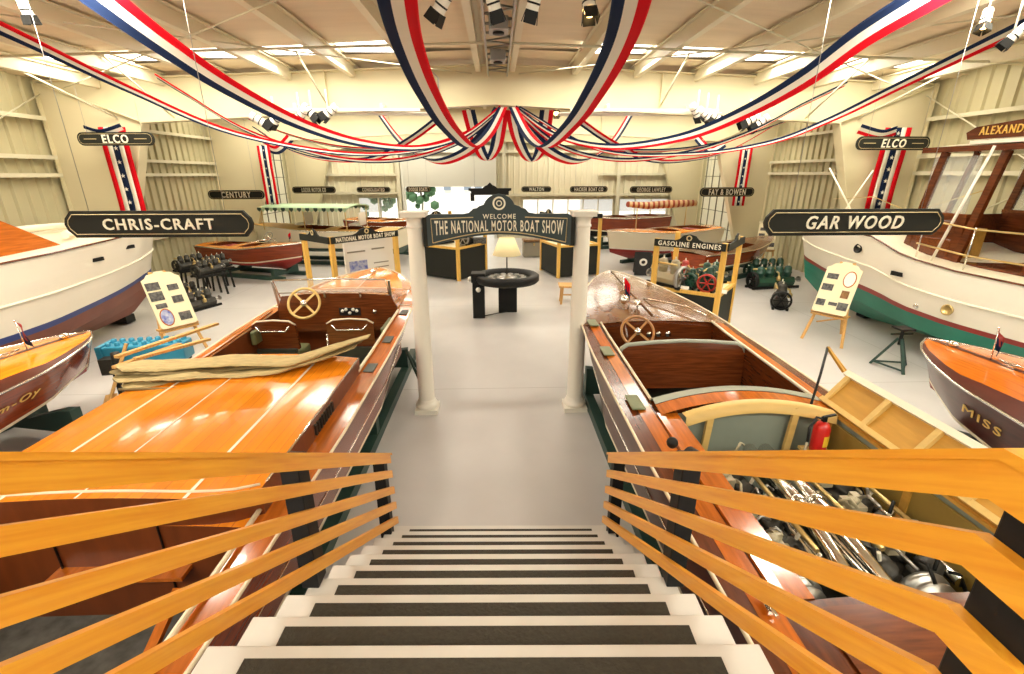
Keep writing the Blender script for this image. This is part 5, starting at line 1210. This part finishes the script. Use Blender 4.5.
ribbon(path([(156, 76, 10.9), (190, 97, 10.9), (250, 132, 10.8), (330, 157, 10.9), (400, 160, 11.0), (460, 142, 11.1), (500, 110, 11.15)]), [(0, .16), (1, .16)], 'thin bunting swag along the beam on the left', tilt=.5, order=('navy_cloth', 'white_cloth', 'red_cloth'))
ribbon(path([(846, 84, 10.9), (800, 106, 10.9), (750, 132, 10.8), (690, 152, 10.9), (620, 160, 11.0), (560, 146, 11.1), (516, 110, 11.15)]), [(0, .16), (1, .16)], 'thin bunting swag along the beam on the right', tilt=-.5)
ribbon(path([(378, 112, 15.5), (395, 135, 15), (412, 152, 14), (437, 162, 13), (465, 153, 12.2), (487, 132, 11.6), (500, 109, 11.3)]), [(0, .45), (.4, .38), (1, .3)], 'bunting swag behind the beam left of the ridge', tilt=.35, order=('red_cloth', 'white_cloth', 'navy_cloth'))
ribbon(path([(632, 112, 15.5), (616, 138, 15), (598, 155, 14), (575, 162, 13), (550, 152, 12.2), (530, 132, 11.6), (514, 109, 11.3)]), [(0, .45), (.4, .38), (1, .3)], 'bunting swag behind the beam right of the ridge', tilt=-.35, order=('navy_cloth', 'white_cloth', 'red_cloth'))
ribbon(path([(468, 110, 11.6), (476, 140, 12.0), (486, 160, 12.4), (496, 148, 12.2), (502, 110, 11.6)]), [(0, .32), (1, .32)], 'small hanging bunting loop just left of the ridge', order=('red_cloth', 'white_cloth', 'navy_cloth'), n=30)
ribbon(path([(512, 110, 11.6), (518, 140, 12.0), (530, 161, 12.4), (541, 150, 12.2), (547, 110, 11.6)]), [(0, .32), (1, .32)], 'small hanging bunting loop just right of the ridge', order=('red_cloth', 'white_cloth', 'navy_cloth'), n=30)
ribbon(path([(232, 112, 14), (290, 135, 13.2), (350, 148, 12.4), (420, 147, 11.8), (470, 132, 11.4), (500, 110, 11.2)]), [(0, .2), (1, .2)], 'narrow bunting swag crossing behind the left cluster of spotlights', tilt=.3)
ribbon(path([(790, 120, 14), (730, 140, 13.2), (670, 150, 12.4), (600, 148, 11.8), (548, 132, 11.4), (516, 110, 11.2)]), [(0, .2), (1, .2)], 'narrow bunting swag crossing behind the right cluster of spotlights', tilt=-.3)
ribbon(path([(440, 118, 11.3), (410, 140, 11.8), (375, 158, 12.4), (330, 160, 13), (290, 150, 13.8), (255, 128, 14.6)]), [(0, .2), (1, .2)], 'faint bunting swag sagging furthest left behind the beam', tilt=-.4)
ribbon(path([(575, 118, 11.3), (610, 142, 11.8), (650, 160, 12.4), (690, 160, 13), (730, 150, 13.8), (770, 128, 14.6)]), [(0, .2), (1, .2)], 'faint bunting swag sagging furthest right behind the beam', tilt=.4)
# vertical banners with starred centre
def banner(x, y, zt, zb, wd, label, lean=0):
    t = thing('wall_banner', label, 'banner', (x, y, zb), 0, 'long red and white banners with starred centre')
    segs = [(-.5, -.30, 'red_cloth'), (-.30, -.12, 'white_cloth'), (-.12, .12, 'navy_cloth'), (.12, .30, 'white_cloth'), (.30, .5, 'red_cloth')]
    mb = MB()
    for k, (a, b, m) in enumerate(segs):
        mb.grid([[Vector((x + lean * (1 - q / 6) + s_ * wd, y + .012 * sin(q), lerp(zb, zt, q / 6))) for s_ in (a, b)] for q in range(7)], k)
    o = link('cloth', mb, [m for _, _, m in segs], t); md = o.modifiers.new('s', 'SOLIDIFY'); md.thickness = .01
    n = 7; mb = MB()
    for k in range(n):
        z = lerp(zb, zt, (k + .5) / n); r = wd * .085
        mb.prism([(r * (1 if j % 2 == 0 else .42) * sin(2 * pi * j / 10), r * (1 if j % 2 == 0 else .42) * cos(2 * pi * j / 10)) for j in range(10)], (x + lean * (zt - z) / (zt - zb), y - .025, z), (1, 0, 0), (0, 0, 1), .006)
    so_ = link('star', mb, 'white_cloth', t); so_['kind'] = 'stuff'
    return t
banner(-8.12, 11.05, 3.95, 2.0, .56, 'starred banner hanging below the left ELCO board', .0)
banner(8.93, 11.05, 3.95, 2.2, .60, 'starred banner hanging below the right ELCO board', -.04)
banner(-7.78, 17.1, 3.9, 1.9, .42, 'starred banner at the second frame column on the left', .0)
banner(8.62, 17.1, 3.9, 1.9, .44, 'starred banner at the second frame column on the right', .0)
for s, lb in ((-1, 'left'), (1, 'right')):
    x0 = s * 8.3 + (.2 if s > 0 else 0)
    ribbon([(x0 - s * 1.0 * 0 - .35, 11.0, 3.88), (x0 + .0, 10.98, 3.80), (x0 + .45, 11.0, 3.92)] if s < 0 else [(x0 - .5, 11.0, 3.92), (x0, 10.98, 3.80), (x0 + .35, 11.0, 3.88)], [(0, .2), (1, .2)], 'short bunting tied above the %s ELCO board' % lb, tilt=1.3, n=14, order=('red_cloth', 'white_cloth', 'navy_cloth'))
    ribbon([(s * 7.9, 17.26, 3.98), (s * 7.4, 17.2, 3.76), (s * 6.9, 17.26, 4.16)], [(0, .28), (1, .28)], 'short bunting beside the starred banner on the %s far column' % lb, tilt=1.2, n=14)

# ------------------------------------------------------------------ spotlights, cable tray
def spot(p, aim, label, s=1.0, lit=False, group='ceiling spotlights', hang=None):
    p = Vector(p); d = Vector(aim).normalized()
    t = thing('spotlight', label, 'spotlight', p, 0, group)
    I = lambda v: Vector(v) * s
    link('housing', MB().lathe([(0, -.16 * s), (.05 * s, -.16 * s), (.055 * s, -.14 * s), (.055 * s, .02 * s), (.062 * s, .03 * s)], (0, 0, 0), d, 16), 'column_white', t, local=True)
    link('band', MB().lathe([(.058 * s, -.03 * s), (.060 * s, -.03 * s), (.060 * s, -.015 * s), (.058 * s, -.015 * s)], (0, 0, 0), d, 16).lathe([(.057 * s, -.10 * s), (.059 * s, -.10 * s), (.059 * s, -.09 * s)], (0, 0, 0), d, 16), 'black_paint', t, local=True)
    u, v = frame_from(d)
    hd = MB()
    for a, b in ((u, v), (v, u), (-u, v), (-v, u)): hd.bar(d * .03 * s + a * .052 * s, d * .13 * s + a * .070 * s, .11 * s, .006 * s, side=b)
    link('barn_door', hd, 'black_paint', t, local=True)
    if lit: link('bulb', MB().ball(d * .05 * s, .045 * s), 'bulb', t, local=True)
    else: link('lens', MB().lathe([(0, .02 * s), (.05 * s, .02 * s)], (0, 0, 0), d, 14), 'dial', t, local=True)
    h = hang if hang else ceilz(p.x) - .02 - p.z
    link('yoke', MB().tube([(0, 0, .05 * s), (0, 0, h)], .012 * s, 6), 'column_white', t, local=True)
    return t
for (x, y, Y, aim, lb, lit) in ((440, 8, 3.9, (-.5, .2, -.7), 'leftmost of the four spotlights at the top centre, aimed left', 0), (494, 6, 3.9, (.3, .3, -1), 'second of the four top centre spotlights, left of the cable tray', 0), (533, 6, 3.9, (-.25, .3, -1), 'third of the four top centre spotlights, right of the cable tray', 0), (589, 6, 3.9, (.1, -.3, -1), 'glowing spotlight, rightmost of the four at the top centre', 1),
                             (27, 12, 5.6, (.05, .2, -1), 'spotlight at the top left corner', 0), (985, 22, 5.6, (-.3, -.3, -1), 'glowing spotlight at the top right corner', 1), (1012, 38, 5.4, (-.6, .3, -.8), 'dark spotlight at the right edge below the glowing one', 0)):
    spot(at(x, y, Y), aim, lb, .82, lit)
k = 0
names_l = ['first', 'second', 'third', 'fourth', 'fifth']
for xs, sd in (((262, 275, 300, 312, 328), 'left'), ((697, 706, 716, 748, 758), 'right')):
    for j, x in enumerate(xs):
        y = (122, 120, 116, 114, 113)[j] if sd == 'left' else (113, 116, 118, 122, 124)[j]
        spot(at(x, y, 11.0), (random.choice([-1, 1]) * random.uniform(.5, .9), random.uniform(-.1, .4), -.5), '%s spotlight from the left in the %s cluster under the beam' % (names_l[j], sd), 1.5, j == 2 and sd == 'right', 'spotlights clustered under the beam', hang=.45)
for x, y, lb in ((464, 112, 'left'), (552, 112, 'right')):
    spot(at(x + 4, y, 12.2), (0, -1, -.6), 'small glowing spotlight under the beam just %s of the ridge' % lb, 1.2, True, 'spotlights clustered under the beam', hang=.6)
t = thing('cable_tray', 'grey metal cable tray with lattice running along the ridge', 'cable tray', (.05, 7.2, 5.0))
link('side_rail', MB().box((-.15, 7.2, 4.98), (.03, 7.8, .10)), 'steel', t); link('side_rail', MB().box((.25, 7.2, 4.98), (.03, 7.8, .10)), 'steel', t)
mb = MB()
mb.tube([(-.15 if k % 2 else .25, 3.4 + k * .22, 4.97) for k in range(35)], .014, 5)
link('lattice', mb, 'steel', t)
for y in (5.6, 7.4, 9.2):
    bx = link('junction_box', MB().box((.05, y, 4.90), (.26, .34, .16)), 'steel', t, bevel=.01); link('cover', MB().lathe([(0, 0), (.08, 0), (.08, .02), (0, .02)], (.05, y, 4.82), (0, 0, -1), 14), 'black_paint', bx)
t = thing('conduit', 'thin bent grey conduit on the beam left of the ridge', 'conduit', (-1.2, 11.0, 4.4)); link('pipe', MB().tube([(-1.6, 11.1, 5.0), (-1.3, 11.1, 5.0), (-1.2, 11.1, 4.9), (-1.2, 11.1, 4.42)], .018, 6), 'steel', t)
t = thing('conduit', 'thin bent grey conduit on the beam right of the ridge', 'conduit', (1.9, 11.0, 4.4)); link('pipe', MB().tube([(2.5, 11.1, 4.95), (2.2, 11.1, 4.95), (2.05, 11.1, 4.85), (2.05, 11.1, 4.35)], .018, 6), 'steel', t)
for s, lb in ((-1, 'left'), (1, 'right')):
    t = thing('lighting_track', 'white lighting track under the beam on the %s' % lb, 'lighting track', (s * 3.2, 11.0, 4.3)); link('track', MB().box((s * 3.2, 11.0, 4.28), (3.2, .06, .05)).box((s * 3.2, 11.5, 4.26), (3.6, .5, .02)), 'column_white', t)
    for xb in (2.4, 4.2): link('bracket', MB().box((s * xb, 11.1, 4.34), (.05, .3, .12)), 'column_white', t)
